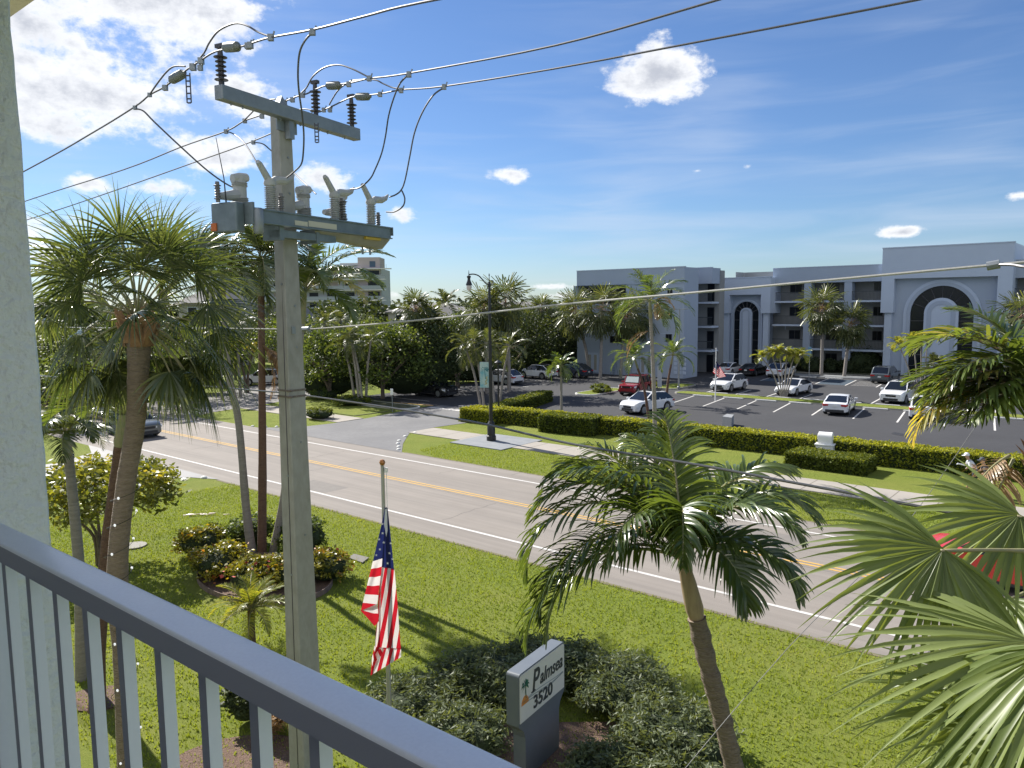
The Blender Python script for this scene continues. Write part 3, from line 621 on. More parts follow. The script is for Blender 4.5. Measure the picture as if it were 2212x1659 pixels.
# communication cables
tcb=7.1
o=wire('telecom_cable','upper pale telecom cable crossing in front of the apartment building',pl([(-200,700),(190,708),(430,709),(600,711),(655,712),(900,692),(1200,659),(1500,632),(1800,604),(2140,573),(2300,558)],tcb),.013,mat('cable_sheath',(.42,.41,.37),.5,noise=(40,.6,(.3,.3,.28))),cat='cable')
p=pl([(2132,575),(2160,570)],tcb); q=MB(); q.tube(p,.035,8); q.build('splice_sleeve',MT['galv'],o,True)
q=MB(); q.tube(cr(pl([(2150,572),(2185,572),(2215,577),(2300,590)],[tcb,7.0,6.9,6.8])),.012,6); q.build('branch_cable',MT['alu'],o,True)
q=MB(); q.tube(pl([(648,712),(668,711)],tcb),.04,8); q.build('splice_sleeve',MT['galv'],o,True)
wire('telecom_cable','lower dark telecom cable sagging across the driveway and along the sidewalk',pl([(-200,790),(200,820),(370,829),(500,839),(605,848),(650,853),(790,873),(900,890),(1050,917),(1240,960),(1500,1003),(1700,1040),(1900,1077),(2212,1140)],tcb),.014,mat('cable_black',(.09,.09,.09),.35),cat='cable')
wire('guy_wire','thin grey guy wire slanting down through the right half of the view',[at(1380,1780,8.0),at(1700,1402,8.9),at(1954,1137,10.0),at(2206,779,11.6),at(2460,440,13.0)],.0045,mat('guy_strand',(.16,.16,.16),.6),cat='wire')
# ================================================================ STREET LAMP
lx,ly=XY(-31.4,35.6)
lamp=empty('street_lamp',(lx,ly,.05),0,'tall black ornamental street lamp with curved arm and hanging lantern on the sidewalk','street lamp')
q=MB(); q.lathe([(.30,0),(.30,.28),(.27,.32),(.25,.34),(.25,.9),(.22,.95),(.22,1.05),(.24,1.08),(.2,1.15),(.14,1.25)],k=16); q.build('base',MT['black'],lamp,True)
q=MB(); q.lathe([(.12,1.2),(.11,4),(.085,8),(.075,9.85),(.06,9.9)],k=12); q.lathe([(.09,9.6),(.1,9.65),(.09,9.7),(.03,9.75),(.02,10.25),(.045,10.3),(.01,10.42)],k=10); q.build('post',MT['black'],lamp,True)
q=MB(); q.tube(cr([(0,0,9.75),(-.2,0,9.8),(-.42,0,10.05),(-.65,0,10.28),(-.95,0,10.38),(-1.25,0,10.36)]),.038,8); q.tube(cr([(.0,0,9.7),(.2,0,9.78),(.24,0,9.95),(.12,0,9.98)]),.03,8); q.tube([(-1.25,0,10.3),(-1.25,0,10.62)],[.03,.012],8); q.build('arm',MT['black'],lamp,True)
q=MB(); q.lathe([(.05,.95),(.12,.92),(.13,.85),(.09,.8),(.09,.7),(.12,.6),(.19,.42),(.19,.36),(.16,.35)],k=14); o=q.build('lantern',MT['black'],lamp,True); o.location=(-1.25,0,9.35)
q=MB(); q.lathe([(.15,.36),(.165,.25),(.14,.12),(.08,.03),(.001,0)],k=14); g=q.build('globe',mat('lantern_glass',(.55,.5,.5),.15,0,.6),o,True); g.location=(0,0,0)
q=MB(); bw,bz0,bz1=.56,3.35,4.95
q.box(-.66,-.10,-.012,.012,bz0,bz1); m_ban=mat('banner_blue',(.12,.33,.40),.7,noise=(1.6,.9,(.45,.52,.48))); bn=q.build('banner',m_ban,lamp)
q=MB(); cx,cz=-.36,4.5
for k in range(9):
    a=R(-30+k*30); q.add([(cx,-.016,cz),(cx+.24*math.cos(a)-.03*math.sin(a),-.016,cz+.2*math.sin(a)+.03*math.cos(a)),(cx+.27*math.cos(a),-.016,cz+.16*math.sin(a)-.05),(cx+.2*math.cos(a)+.03*math.sin(a),-.016,cz+.2*math.sin(a)-.05)],[(0,1,2,3)])
q.add([(cx-.015,-.016,cz),(cx+.015,-.016,cz),(cx+.06,-.016,3.9),(cx+.02,-.016,3.9)],[(0,1,2,3)]); q.build('palm_motif',mat('banner_teal',(.01,.13,.16),.7),bn)
q=MB(); pts=[(-.2,-.016,4.05),(-.28,-.016,3.95),(-.2,-.016,3.85),(-.32,-.016,3.75),(-.25,-.016,3.62),(-.36,-.016,3.55)]; q.tube(pts,.03,4); q.build('flower_motif',mat('banner_gold',(.4,.34,.12),.7),bn)
for z in (bz0-.03,bz1+.03):
    q=MB(); q.tube([(0,0,z),(-.7,0,z)],.015,6); q.build('banner_arm',MT['black'],lamp)
# short lamp post behind
x,y=GST(1077,896); lx,ly=XY(-36.4,41.9)
l2=empty('path_lamp',(lx+.15,ly,0),0,'short black post lamp with flat cap behind the tall street lamp','lamp')
q=MB(); q.cyl(0,0,0,4.2,.07,.055); q.build('post',MT['black'],l2)
q=MB(); q.lathe([(.06,4.2),(.12,4.25),(.26,4.3),(.28,4.36),(.12,4.46),(.03,4.52)],k=14); q.build('lamp_head',MT['black'],l2,True)
# parking-lot light pole
g=G(1466,842); pk=empty('parking_light',(*g,0),0,'grey two-headed parking-lot light pole in front of the white apartment wall','street lamp')
q=MB(); q.cyl(0,0,0,7.9,.085,.06); q.lathe([(.16,0),(.16,.3),(.1,.35)],k=12); q.build('post',MT['galv'],pk,True)
for sx in (-1,1):
    q=MB(); q.box(min(0,sx*.75),max(0,sx*.75),-.03,.03,7.86,7.92); q.add([(sx*.3,-.16,7.94),(sx*.85,-.16,7.97),(sx*.85,.16,7.97),(sx*.3,.16,7.94),(sx*.3,-.16,7.84),(sx*.85,-.16,7.92),(sx*.85,.16,7.92),(sx*.3,.16,7.84)],[(0,1,2,3),(4,5,6,7),(0,1,5,4),(1,2,6,5),(2,3,7,6),(3,0,4,7)]); q.build('lamp_head',MT['galv'],pk)
for i,(u,v) in enumerate(((1048,915),(1063,914))):
    g=GST(1054+22*i,932); x,y=G(1051.5+17*i,912)
    o=MB(); o.lathe([(.13,0),(.13,.85),(.11,.95),(.04,1.0),(.001,1.0)],k=12); ob=o.build('bollard',mat('bollard_white',(.6,.6,.58),.6),None,True); ob.location=(x,y,0); tag(ob,f'white bollard in the hedge edge behind the street lamp, {"left" if i==0 else "right"} of the post','bollard','bollards behind the lamp')
# ================================================================ FLAGS
m_flag=bpy.data.materials.new('flag_cloth'); m_flag.use_nodes=True
def flagmat():
    nt=m_flag.node_tree; b_=nt.nodes['Principled BSDF']; uvn=nt.nodes.new('ShaderNodeUVMap'); sep=nt.nodes.new('ShaderNodeSeparateXYZ'); nt.links.new(uvn.outputs[0],sep.inputs[0])
    def mt(op,a,b2=None):
        m=nt.nodes.new('ShaderNodeMath'); m.operation=op
        for i,x in enumerate((a,b2)):
            if x is None: continue
            if isinstance(x,(int,float)): m.inputs[i].default_value=x
            else: nt.links.new(x,m.inputs[i])
        return m.outputs[0]
    st=mt('MODULO',mt('FLOOR',mt('MULTIPLY',sep.outputs[1],12.999)),2)   # even stripes red (v=0 bottom and top are red)
    x=nt.nodes.new('ShaderNodeMix'); x.data_type='RGBA'; nt.links.new(st,x.inputs[0]); x.inputs[6].default_value=(.50,.012,.025,1); x.inputs[7].default_value=(.72,.66,.64,1)
    cn=mt('MULTIPLY',mt('LESS_THAN',sep.outputs[0],.4),mt('GREATER_THAN',sep.outputs[1],6/13))
    y=nt.nodes.new('ShaderNodeMix'); y.data_type='RGBA'; nt.links.new(cn,y.inputs[0]); nt.links.new(x.outputs[2],y.inputs[6]); y.inputs[7].default_value=(.012,.018,.09,1)
    nt.links.new(y.outputs[2],b_.inputs['Base Color']); b_.inputs['Roughness'].default_value=.75
    t=nt.nodes.new('ShaderNodeBsdfTranslucent'); nt.links.new(y.outputs[2],t.inputs[0]); mx=nt.nodes.new('ShaderNodeMixShader'); mx.inputs[0].default_value=.45
    nt.links.new(b_.outputs[0],mx.inputs[1]); nt.links.new(t.outputs[0],mx.inputs[2]); nt.links.new(mx.outputs[0],nt.nodes['Material Output'].inputs[0])
flagmat()
def cloth(name,sheets,parent,k=14):
    """sheets: list of 4 corners ((x,y,z),(u,v)) ; bilinear"""
    V=[];F=[];UV=[]
    for sh,rip in sheets:
        b0=len(V)
        P=[np.array(c[0],float) for c in sh]; U=[np.array(c[1],float) for c in sh]
        for i in range(k+1):
            for j in range(k+1):
                a,b_=i/k,j/k; w=((1-a)*(1-b_),(1-a)*b_,a*b_,a*(1-b_))
                p=sum(wi*pi for wi,pi in zip(w,P)); uv=sum(wi*ui for wi,ui in zip(w,U))
                p=p+np.array([0,1,0])*rip*math.sin(b_*7+a*2)*math.sin(math.pi*min(1,a*1.3)); V.append(p); UV.append(uv)
        for i in range(k):
            for j in range(k):
                q=b0+i*(k+1)+j; F.append((q,q+1,q+k+2,q+k+1))
    me=bpy.data.meshes.new(name); me.from_pydata([tuple(v) for v in V],[],F); uvl=me.uv_layers.new(name='UVMap')
    for p in me.polygons:
        p.use_smooth=True
        for li,vi in zip(p.loop_indices,p.vertices): uvl.data[li].uv=UV[vi]
    me.materials.append(m_flag); o=bpy.data.objects.new(name,me); C.objects.link(o); o.parent=parent
    return o,V,UV
FY=13.0
fp=at(826,1005,FY); g=fp
fl=empty('flagpole',(fp[0],FY,0),0,'slim silver flagpole with gold ball on the near lawn','flagpole')
q=MB(); q.tube([(0,0,0),(0,0,fp[2])],[.045,.032],12); q.build('pole_shaft',mat('flagpole_silver',(.45,.45,.44),.35,.6),fl,True)
q=MB(); q.lathe([(.001,-.055),(.035,-.045),(.055,0),(.035,.045),(.001,.055)],k=14); o=q.build('ball_finial',mat('gold_ball',(.45,.2,.07),.3,.5),fl,True); o.location=(0,0,fp[2]+.05)
q=MB(); q.tube([(.07,-.03,fp[2]-.08),(.07,-.05,fp[2]-1.0)],.006,5); q.box(.04,.09,-.05,.0,fp[2]-.12,fp[2]-.04); q.build('halyard',MT['white'],fl)
def FP(x,y,dy=0):   # photo zoom coordinates of the flag -> local
    u=(1000+x/2.212)*.7373; v=(1300+y/2.212)*.7373; p=at(u,v,FY-.08+dy); return (p[0]-fp[0],p[1]-FY,p[2])
fo=empty('flag',(fp[0],FY,0),0,'limp folded american flag hanging from the slim pole on the near lawn','flag')
sheets=[
 (( (FP(290,412,0),(0,1)),(FP(300,415,.02),(.12,1)),(FP(342,815,.03),(.39,.80)),(FP(262,800,-.03),(.22,.50)) ),.012),       # canton right layer
 (( (FP(285,414,-.02),(0,1)),(FP(292,412,.0),(.1,1)),(FP(270,742,.0),(.36,.62)),(FP(205,762,-.06),(0,.57)) ),.012),  # canton left layer
 (( (FP(205,758,-.06),(0,.462)),(FP(270,735,-.0),(.30,.462)),(FP(233,1040,.0),(.30,.08)),(FP(126,1085,-.06),(0,.0)) ),.02),     # left stripes
 (( (FP(126,1083,-.06),(.0,.07)),(FP(233,1038,-.07),(.25,.15)),(FP(243,1150,-.03),(.5,.02)),(FP(216,1182,-.05),(.55,.0)) ),.008),
 (( (FP(262,798,-.04),(.42,.39)),(FP(344,812,.02),(.42,.70)),(FP(386,1330,.05),(1,1.0)),(FP(222,1320,-.04),(.93,.60)) ),.03),
 (( (FP(262,798,-.03),(.42,.39)),(FP(240,1000,.0),(.5,.30)),(FP(218,1320,.02),(.8,.40)),(FP(250,1320,-.03),(.9,.52)) ),.01),
 (( (FP(215,1310,-.02),(.6,.3)),(FP(280,1330,-.03),(.9,.45)),(FP(190,1502,-.02),(1,.0)),(FP(200,1380,-.05),(.7,.1)) ),.01),
 (( (FP(222,1318,-.05),(.95,.30)),(FP(386,1328,.04),(1.0,.85)),(FP(388,1382,.03),(.85,.9)),(FP(190,1502,-.05),(.85,.35)) ),.02),
]
cl,CV,CU=cloth('flag_cloth',sheets,fo)
# stars lie on the blue field
q=MB()
def star(p,r):
    pts=[]
    for k in range(10): a=R(90+36*k); rr=r if k%2==0 else r*.42; pts.append((p[0]+rr*math.cos(a),p[1],p[2]+rr*math.sin(a)))
    q.add(pts,[tuple(range(10))])
for x,y in ((268,580),(245,620),(275,640),(320,645),(250,685),(312,710),(227,722),(332,748),(300,775),(266,520)): star(FP(x,y,-.11),.026)
q.build('flag_stars',mat('star_white',(.75,.75,.75),.8),cl)
q=MB(); q.add([FP(283,425,-.10),FP(296,420,-.10),FP(300,560,-.10),FP(291,605,-.10),FP(277,520,-.10)],[(0,1,2,3,4)]); q.build('flag_header',mat('header_white',(.6,.62,.68),.8),cl)
q=MB()
for y0,y1 in ((.30,.36),): pass
# distant flag in the median
g=G(1545,868); f2=empty('flagpole',(*g,.1),0,'white flagpole on the grass median in the parking lot','flagpole')
q=MB(); q.tube([(0,0,0),(0,0,4.45)],[.06,.035],10); q.lathe([(.001,4.45),(.06,4.5),(.001,4.56)],k=8); q.build('pole_shaft',MT['white'],f2,True)
fo2=empty('flag',(g[0],g[1],.1),0,'small american flag drooping from the parking-lot flagpole','flag')
cloth('flag_cloth',[(( ((-.02,-.05,3.35),(0,1)),((.05,-.05,3.4),(.1,1)),((.85,-.1,2.1),(1,1)),((.2,-.02,1.95),(.8,0)) ),.05),(( ((.0,-.03,3.35),(0,1)),((.2,-.05,3.15),(.5,1)),((.3,-.03,2.0),(.8,0)),((-.25,.0,2.45),(0,0)) ),.05)],fo2,8)
# ================================================================ ENTRANCE SIGN
A=at(1107,1465,13.4);
sg=empty('entrance_sign',(.40,13.57,0),SIGN_ROT,'grey entrance sign with a white panel reading Palmsea 3520 in the near shrubs','sign')
def outline(pts,r=.06): return pts
q=MB()
W2,ZT,ZB,DP=SIGN_W/2,SIGN_TOP,SIGN_MID,.13
body=[(-W2*.74,0),(W2*.74,0),(W2*.74,ZB-.35),(W2*.80,ZB-.22),(W2,ZB-.05)]
for k in range(6): a=R(90*k/5); body.append((W2-.07+.07*math.cos(a),ZT-.07+.07*math.sin(a)))
for k in range(6): a=R(90+90*k/5); body.append((-W2+.07+.07*math.cos(a),ZT-.07+.07*math.sin(a)))
body+=[(-W2,ZB-.05),(-W2*.80,ZB-.22),(-W2*.74,ZB-.35)]
q.prism(body,-DP,DP,plane='xz'); q.build('sign_body',mat('sign_grey',(.12,.14,.165),.5,noise=(4,.3,(.16,.18,.2))),sg)
q=MB(); pp=[(-W2+.03,ZB),(W2-.03,ZB)]
for k in range(6): a=R(90*k/5); pp.append((W2-.09+.06*math.cos(a),ZT-.09+.06*math.sin(a)))
for k in range(6): a=R(90+90*k/5); pp.append((-W2+.09+.06*math.cos(a),ZT-.09+.06*math.sin(a)))
q.prism(pp,-DP-.012,-DP+.01,plane='xz'); pn=q.build('sign_panel',mat('sign_white',(.66,.64,.60),.6,noise=(8,.2,(.56,.54,.5))),sg)
def text(s,size,x,z,m,parent,shear=0,off=.0,sx=1,y=-DP-.018,name='lettering'):
    cu=bpy.data.curves.new('t','FONT'); cu.body=s; cu.size=size; cu.extrude=.004; cu.shear=shear; cu.offset=off; cu.align_x='LEFT'
    o=bpy.data.objects.new('t',cu); C.objects.link(o); dg=bpy.context.evaluated_depsgraph_get(); me=bpy.data.meshes.new_from_object(o.evaluated_get(dg)); bpy.data.objects.remove(o)
    o=bpy.data.objects.new(name,me); C.objects.link(o); me.materials.clear(); me.materials.append(m); o.parent=parent; o.rotation_euler=(R(90),0,0); o.scale=(sx,1,1); o.location=(x,y,z); return o
m_ink=mat('sign_ink',(.035,.04,.05),.5)
hh=ZT-ZB
text('P',.62*hh,-W2+.42,ZB+.46*hh,m_ink,pn,.2,.008,.8); text('almsea',.42*hh,-W2+.42+.30*hh,ZB+.50*hh,m_ink,pn,.25,.004,.80)
# serifs on the big initial
q=MB(); x0=-W2+.42; q.box(x0-.02,x0+.12,-DP-.022,-DP-.014,ZB+.455*hh,ZB+.475*hh); q.build('lettering',m_ink,pn)
text('3520',.36*hh,-W2+.46,ZB+.10*hh,m_ink,pn,0,.008,1.05)
q=MB(); P=[(-W2+.07,ZB+.34*hh)]; 
q.prism([( -W2+.19+.12*math.cos(R(a)),ZB+.34*hh+.17*hh*math.sin(R(a))) for a in range(0,181,15)],-DP-.018,-DP-.011,plane='xz'); q.build('sun_emblem',mat('sign_orange',(.62,.24,.05),.5),pn)
q=MB(); cx,cz=-W2+.20,ZB+.72*hh
for k in range(8):
    a=R(-35+k*36); c_,s_=math.cos(a),math.sin(a); L=.14
    q.add([(cx,-DP-.02,cz),(cx+L*.6*c_-.02*s_,-DP-.02,cz+L*.6*s_+.035),(cx+L*c_,-DP-.02,cz+L*s_*.9-.03),(cx+L*.5*c_+.02*s_,-DP-.02,cz+L*.5*s_-.01)],[(0,1,2,3)])
q.add([(cx-.008,-DP-.02,cz),(cx+.012,-DP-.02,cz),(cx+.03,-DP-.02,ZB+.45*hh),(cx-.0,-DP-.02,ZB+.45*hh)],[(0,1,2,3)]); q.build('palm_emblem',mat('sign_green',(.01,.10,.07),.5),pn)
q=MB()
for k in range(3):
    z=ZB+(.40-.035*k)*hh; x=np.linspace(-W2+.08+.05*k,W2-.08,16); top=[(a,z+.03*math.sin(i/15*5+k)+.008) for i,a in enumerate(x)]; bot=[(a,z+.03*math.sin(i/15*5+k)-.004) for i,a in enumerate(x)]
    q.prism(top+bot[::-1],-DP-.018,-DP-.013,plane='xz')
q.build('wave_emblem',mat('sign_wave',(.25,.29,.3),.5),pn)
# ================================================================ SMALL THINGS
def rock(name,u,v,r,lab,grp,m,z=0,flat=.6,st=None):
    g=G(u,v) if st is None else XY(*st)
    bm=bmesh.new(); bmesh.ops.create_icosphere(bm,subdivisions=2,radius=r); rs=random.Random(int(u*7+v))
    for w in bm.verts: w.co*=rs.uniform(.9,1.08); w.co.z=max(w.co.z,-r*.2)*flat
    q=MB(); q.bm(bm); o=q.build(name,m,None,True,ang=80); o.location=(*g,z+.02); return tag(o,lab,'stone',grp)
m_stone=mat('white_stone',(.75,.75,.72),.8,noise=(4,.5,(.55,.55,.5)))
S6=[(882,945),(871,956),(864,965),(863,972),(861,980),(862,987)]
for i,(u,v) in enumerate(((896.7,934),(875,942.5),(862,951.8),(859.4,958),(861,964.8),(861,970.8))):
    rock('white_stone',u,v+1,.13,f'white painted stone on the grass corner of the driveway, {["farthest","second farthest","third farthest","third nearest","second nearest","nearest"][i]} of the row','stones on the right driveway corner',m_stone)
for i,(u,v) in enumerate(((541,898),(551,897),(566,894),(576,893),(592,888),(606,887),(626,882))): 
    rock('white_stone',[399,407.6,425,434.5,448,466,483][i],[896.3,894.7,891.5,889.7,887,884.3,882.7][i],.13,f'white painted stone edging the left driveway lawn, {["first","second","third","fourth","fifth","sixth","seventh"][i]} from the road','stones on the left driveway corner',m_stone)
for i,(u,v) in enumerate(((545.7,921.4),(574,922.5),(597.7,922.5))): rock('white_stone',u,v,.13,f'white stone at the front edge of the grass wedge by the road, {["left","middle","right"][i]} one','stones along the grass wedge',m_stone)
for i,(u,v) in enumerate(((441,1033),(397.7,1037))): rock('white_stone',u,v,.17,f'white stone where the near driveway meets the lawn, {["right","left"][i]} one','stones on the near driveway corner',m_stone)
for i,(u,v) in enumerate(((348,870.7),(364,869),(378,867.4))): rock('white_stone',u+5,v+3,.14,f'white stone on the far side of the left driveway mouth, {["left","middle","right"][i]} one','stones on the far driveway corner',m_stone)
def slab(name,poly,z,m,lab,cat,frame=None):
    q=MB(); q.prism([tuple(G(*p)) for p in poly],0,z); o=q.build(name,m); return tag(o,lab,cat)
slab('drain_cover',[(752,1207),(765,1199),(797,1207),(783,1218)],.05,mat('drain_grey',(.16,.15,.13),.8),'square grey drain cover set in the lawn right of the pole','drain cover')
slab('drain_grate',[(1926,938),(1932,934),(1962,940),(1957,944)],.03,MT['bplastic'],'dark rectangular drain grate in the parking-lot asphalt','drain grate')
slab('drain_grate',[(372,884),(395,876),(425,881),(400,890)],.06,mat('grate_brown',(.10,.07,.05),.8,noise=(9,.6,(.2,.17,.14))),'brown iron drain grate in the left driveway','drain grate')
q=MB(); q.prism([tuple(G(290,1180)+np.array([.42*math.cos(a),.42*math.sin(a)])) for a in np.linspace(0,6.28,25)[:-1]],0,.05); tag(q.build('manhole_cover',mat('lid_concrete',(.26,.25,.22),.85)),'round concrete manhole lid in the lawn by the leaning palms','manhole cover')
slab('stain_plate',[(0,0)]*3,.01,m_soil,'x','x') if False else None
q=MB()
rs=np.random.RandomState(8); g=G(435,1113)
for k in range(14):
    a=rs.rand()*6.28; p=np.array([g[0]+rs.randn()*.35,g[1]+rs.randn()*.12,.05]); q.tube([p,p+np.array([.3*math.cos(a*.1),.1*math.sin(a),.03])],[.02,.008],5)
tag(q.build('fallen_frond',MT['dead']),'dry fallen palm frond lying on the near lawn','palm frond')
# monument
mx=XY(-13.0,41.9); mon=empty('monument',(*mx,.1),-TH+R(8),'white stucco monument with rounded scroll top in the low hedge','monument')
q=MB(); q.bbox(-.72,.72,-.62,.62,.0,.24,.02); q.bbox(-.6,.6,-.5,.5,.22,1.35,.02); q.bbox(-.68,.68,-.58,.58,1.30,1.42,.02); q.build('plinth',MT['white'],mon)
q=MB(); pf=[(-.42,1.42),(.42,1.42)]+[(.42*math.cos(R(a)),2.0+.45*math.sin(R(a))) for a in range(0,181,12)]; q.prism(pf,-.48,.48,plane='xz'); o=q.build('scroll_top',MT['white'],mon); o.rotation_euler=(0,0,R(90))
q=MB(); q.ring([(.3*math.cos(a),2.0+.3*math.sin(a)) for a in np.linspace(0,6.28,20)],[(.2*math.cos(a),2.0+.2*math.sin(a)) for a in np.linspace(0,6.28,20)],.48,.53,plane='xz'); r_=q.build('scroll_relief',MT['white'],o)
mon.scale=(.72,.72,.6)
# utility cabinet, signs
def sign_post(name,u,v,h,w,hh2,lab,m,cat='sign',face=-TH):
    g=G(u,v); e=empty(name,(*g,0),face,lab,cat); q=MB(); q.cyl(0,0,0,h,.03,k=8); q.build('post',MT['galv'],e); q=MB(); q.bbox(-w/2,w/2,-.05,-.02,h-hh2,h,.01); q.build('sign_panel',m,e); return e
sign_post('pedestal_sign',1425,852,2.6,.45,1.9,'pale grey notice board on a post between the palms by the red truck',mat('board_grey',(.42,.45,.48),.6))
sign_post('traffic_sign',848,890,1.9,.32,.5,'small white sign with its back to us in the dark shrub bed by the driveway',MT['white'])
sign_post('parking_sign',1747,835,4.0,.35,.9,'small blue accessible-parking sign between the clumped palms',mat('sign_blue',(.12,.25,.36),.5))
g=G(160,1060); e=empty('lawn_lamp',(*g,0),0,'small black lawn lamp standing on the left lawn behind the palm stems','lamp'); q=MB(); q.cyl(0,0,0,1.5,.04); q.lathe([(.04,1.5),(.12,1.55),(.12,1.75),(.02,1.85)],k=10); q.build('post',MT['black'],e,True)
slab('junction_box',[(1560,921),(1570,915),(1585,917),(1580,924)],.7,mat('box_grey',(.25,.26,.27),.7),'grey utility box behind the near edge of the long hedge','utility box')
# ================================================================ PLANTS
np.random.seed(5)
UPV=np.array([0,0,1.])
def pinnate(q,o,az,el,L,curl,nl=34,ll=.55,lw=.045,droop=.9,segs=4,mi=0,rm=1,start=.16,fold=0,stem=.018,lift=.25,twist=0,vb=None,dens=1):
    K=12; p=np.array(o,float); pts=[p.copy()]; T=[]
    for k in range(K):
        e=R(el-curl*((k+.5)/K)**1.25); a=R(az+twist*k/K)
        t=np.array([math.cos(a)*math.cos(e),math.sin(a)*math.cos(e),math.sin(e)]); T.append(t); p=p+t*L/K; pts.append(p.copy())
    T.append(T[-1]); pts=np.array(pts); T=np.array(T)
    q.tube(pts,[stem*(1.3-1.15*k/K) for k in range(K+1)],5,rm,val=.3)
    f=np.linspace(start,1,nl); f=np.repeat(f,2)+np.random.randn(nl*2)*.004; f=np.clip(f,0,.999)
    i=(f*K).astype(int); w=(f*K-i)[:,None]; P=pts[i]*(1-w)+pts[i+1]*w; TT=T[i]
    side=np.cross(TT,UPV); side/=np.linalg.norm(side,axis=1,keepdims=True)+1e-6
    sg=np.tile([1,-1],nl)[:,None]; up=np.cross(side,TT); 
    phi=np.radians(72-42*f)+np.random.randn(nl*2)*.07; phi=phi[:,None]
    D=side*sg*np.sin(phi)+TT*np.cos(phi)+up*(lift+np.random.randn(nl*2,1)*.1)
    prof=np.clip(np.sin(np.pi*(f*.86+.13))**.7,.15,1)*(.9+.2*np.random.rand(nl*2))
    v=np.random.rand(nl*2)*.75 if vb is None else np.clip(vb+np.random.randn(nl*2)*.12,0,1)
    q.ribbons(P,D,TT+up*.35*sg,ll*prof,lw*(.6+.4*prof),droop*(.7+.6*np.random.rand(nl*2)),segs,v,fold=fold,mat=mi)
def palmate(q,o,az,el,Lp,curl,rad,ns=30,droop=.7,segs=5,mi=0,rm=1,spread=125,lw=None,vb=None,roll=0,fold=.0,cup=.25,stem=.014,T=None):
    p=np.array(o,float); pts=[p.copy()]
    if T is None:
        K=6
        for k in range(K):
            e=R(el-curl*(k+.5)/K); t=np.array([math.cos(R(az))*math.cos(e),math.sin(R(az))*math.cos(e),math.sin(e)]); p=p+t*Lp/K; pts.append(p.copy())
        q.tube(pts,[stem*(1.5-.7*k/K) for k in range(K+1)],5,rm,val=.5)
    else: t=np.array(T,float)/np.linalg.norm(T)
    side=np.cross(t,UPV); side/=np.linalg.norm(side)+1e-6; up=np.cross(side,t)
    if roll: c,s_=math.cos(R(roll)),math.sin(R(roll)); side,up=side*c+up*s_,up*c-side*s_
    ph=np.radians(np.linspace(-spread,spread,ns)+np.random.randn(ns)*1.2); a=np.abs(ph)/np.radians(spread)
    D=t[None]*np.cos(ph)[:,None]+side[None]*np.sin(ph)[:,None]-up[None]*(cup*a)[:,None]+up[None]*.12
    L=rad*(1-.28*a**2)*(.9+.2*np.random.rand(ns)); w=(lw or rad*math.radians(2*spread/ns)*.62)
    P=np.repeat(p[None],ns,0)-t[None]*.02
    S=np.cross(D,up[None]); S=S+up[None]*np.random.randn(ns,1)*.25+up[None]*(.35*np.tile([1,-1],ns)[:ns,None])
    pr=[.08,.62,1.0,.85,.5,.22,.04] if not fold else [.10,.72,1.0,.88,.55,.25,.03] if segs==6 else ([.08,.75,1.,.7,.33,.04] if segs==5 else [.1,1,.6,.04])
    v=np.random.rand(ns)*.7 if vb is None else np.clip(vb+np.random.randn(ns)*.12,0,1)
    q.ribbons(P,D,S,L,w,droop*(.6+.8*np.random.rand(ns)),segs,v,prof=pr,fold=fold,mat=mi)
def trunk(pts,rad,m,parent,name='trunk',k=12,rings=.0,n=6):
    P=cr(pts,n); N=len(P); R_=np.interp(np.linspace(0,1,N),np.linspace(0,1,len(rad)),rad)
    if rings: R_=R_*(1+rings*np.random.randn(N))
    q=MB(); q.tube(P,list(R_),k); return q.build(name,m,parent,True,ang=60)
def palm(name,label,cat,base,pts,rad,tm,crown,leafm,stemm,group=None,shaft=None,rings=.02,n=6):
    """base xy; pts absolute (bottom to top); crown(q, hub)"""
    b=np.array([base[0],base[1],0]); e=empty(name,tuple(b),0,label,cat,group)
    P=[np.array(p)-b for p in pts]; trunk(P,rad,tm,e,rings=rings,n=n)
    hub=P[-1]
    if shaft:
        d_=P[-1]-P[-2]; d_=d_/np.linalg.norm(d_); L,r0,r1,sm=shaft; q=MB(); q.tube([hub,hub+d_*L*.15,hub+d_*L*.55,hub+d_*L],[r0*.8,r0,r0*.85,r1],12); q.build('crownshaft',sm,e,True); hub=hub+d_*L
    q=MB(); crown(q,hub); q.build('crown',[leafm,stemm],e); return e
def gen_pinnate(n,L,ll,nl,droop=.9,lw=.05,e0=82,e1=-10,curl=95,segs=3,az0=0,jit=8,Lv=.12):
    def f(q,h):
        for i in range(n):
            t=i/(n-1); pinnate(q,h+np.random.randn(3)*.02,az0+i*137.5+np.random.randn()*jit,e0+(e1-e0)*t**.9,L*(1-Lv*np.random.rand())*(.75+.25*min(1,t*3)),curl*(.55+.6*t),nl,ll,lw,droop,segs)
    return f
def gen_palmate(n,Lp,rad,ns=22,e0=85,e1=-45,curl=40,droop=.9,segs=3,lw=None,cup=.3,spread=115):
    def f(q,h):
        for i in range(n):
            t=i/(n-1); palmate(q,h,i*137.5+np.random.randn()*10,e0+(e1-e0)*t,Lp*(.8+.3*np.random.rand()),curl*(.5+t),rad*(.85+.25*np.random.rand()),ns,droop*(.7+.6*t),segs,lw=lw,cup=cup,spread=spread,roll=np.random.randn()*18)
    return f
MT['tuft']=leafmat('tufted_leaf',(.05,.08,.02),(.26,.26,.05),(.42,.32,.06),trans=.3,rough=.35)
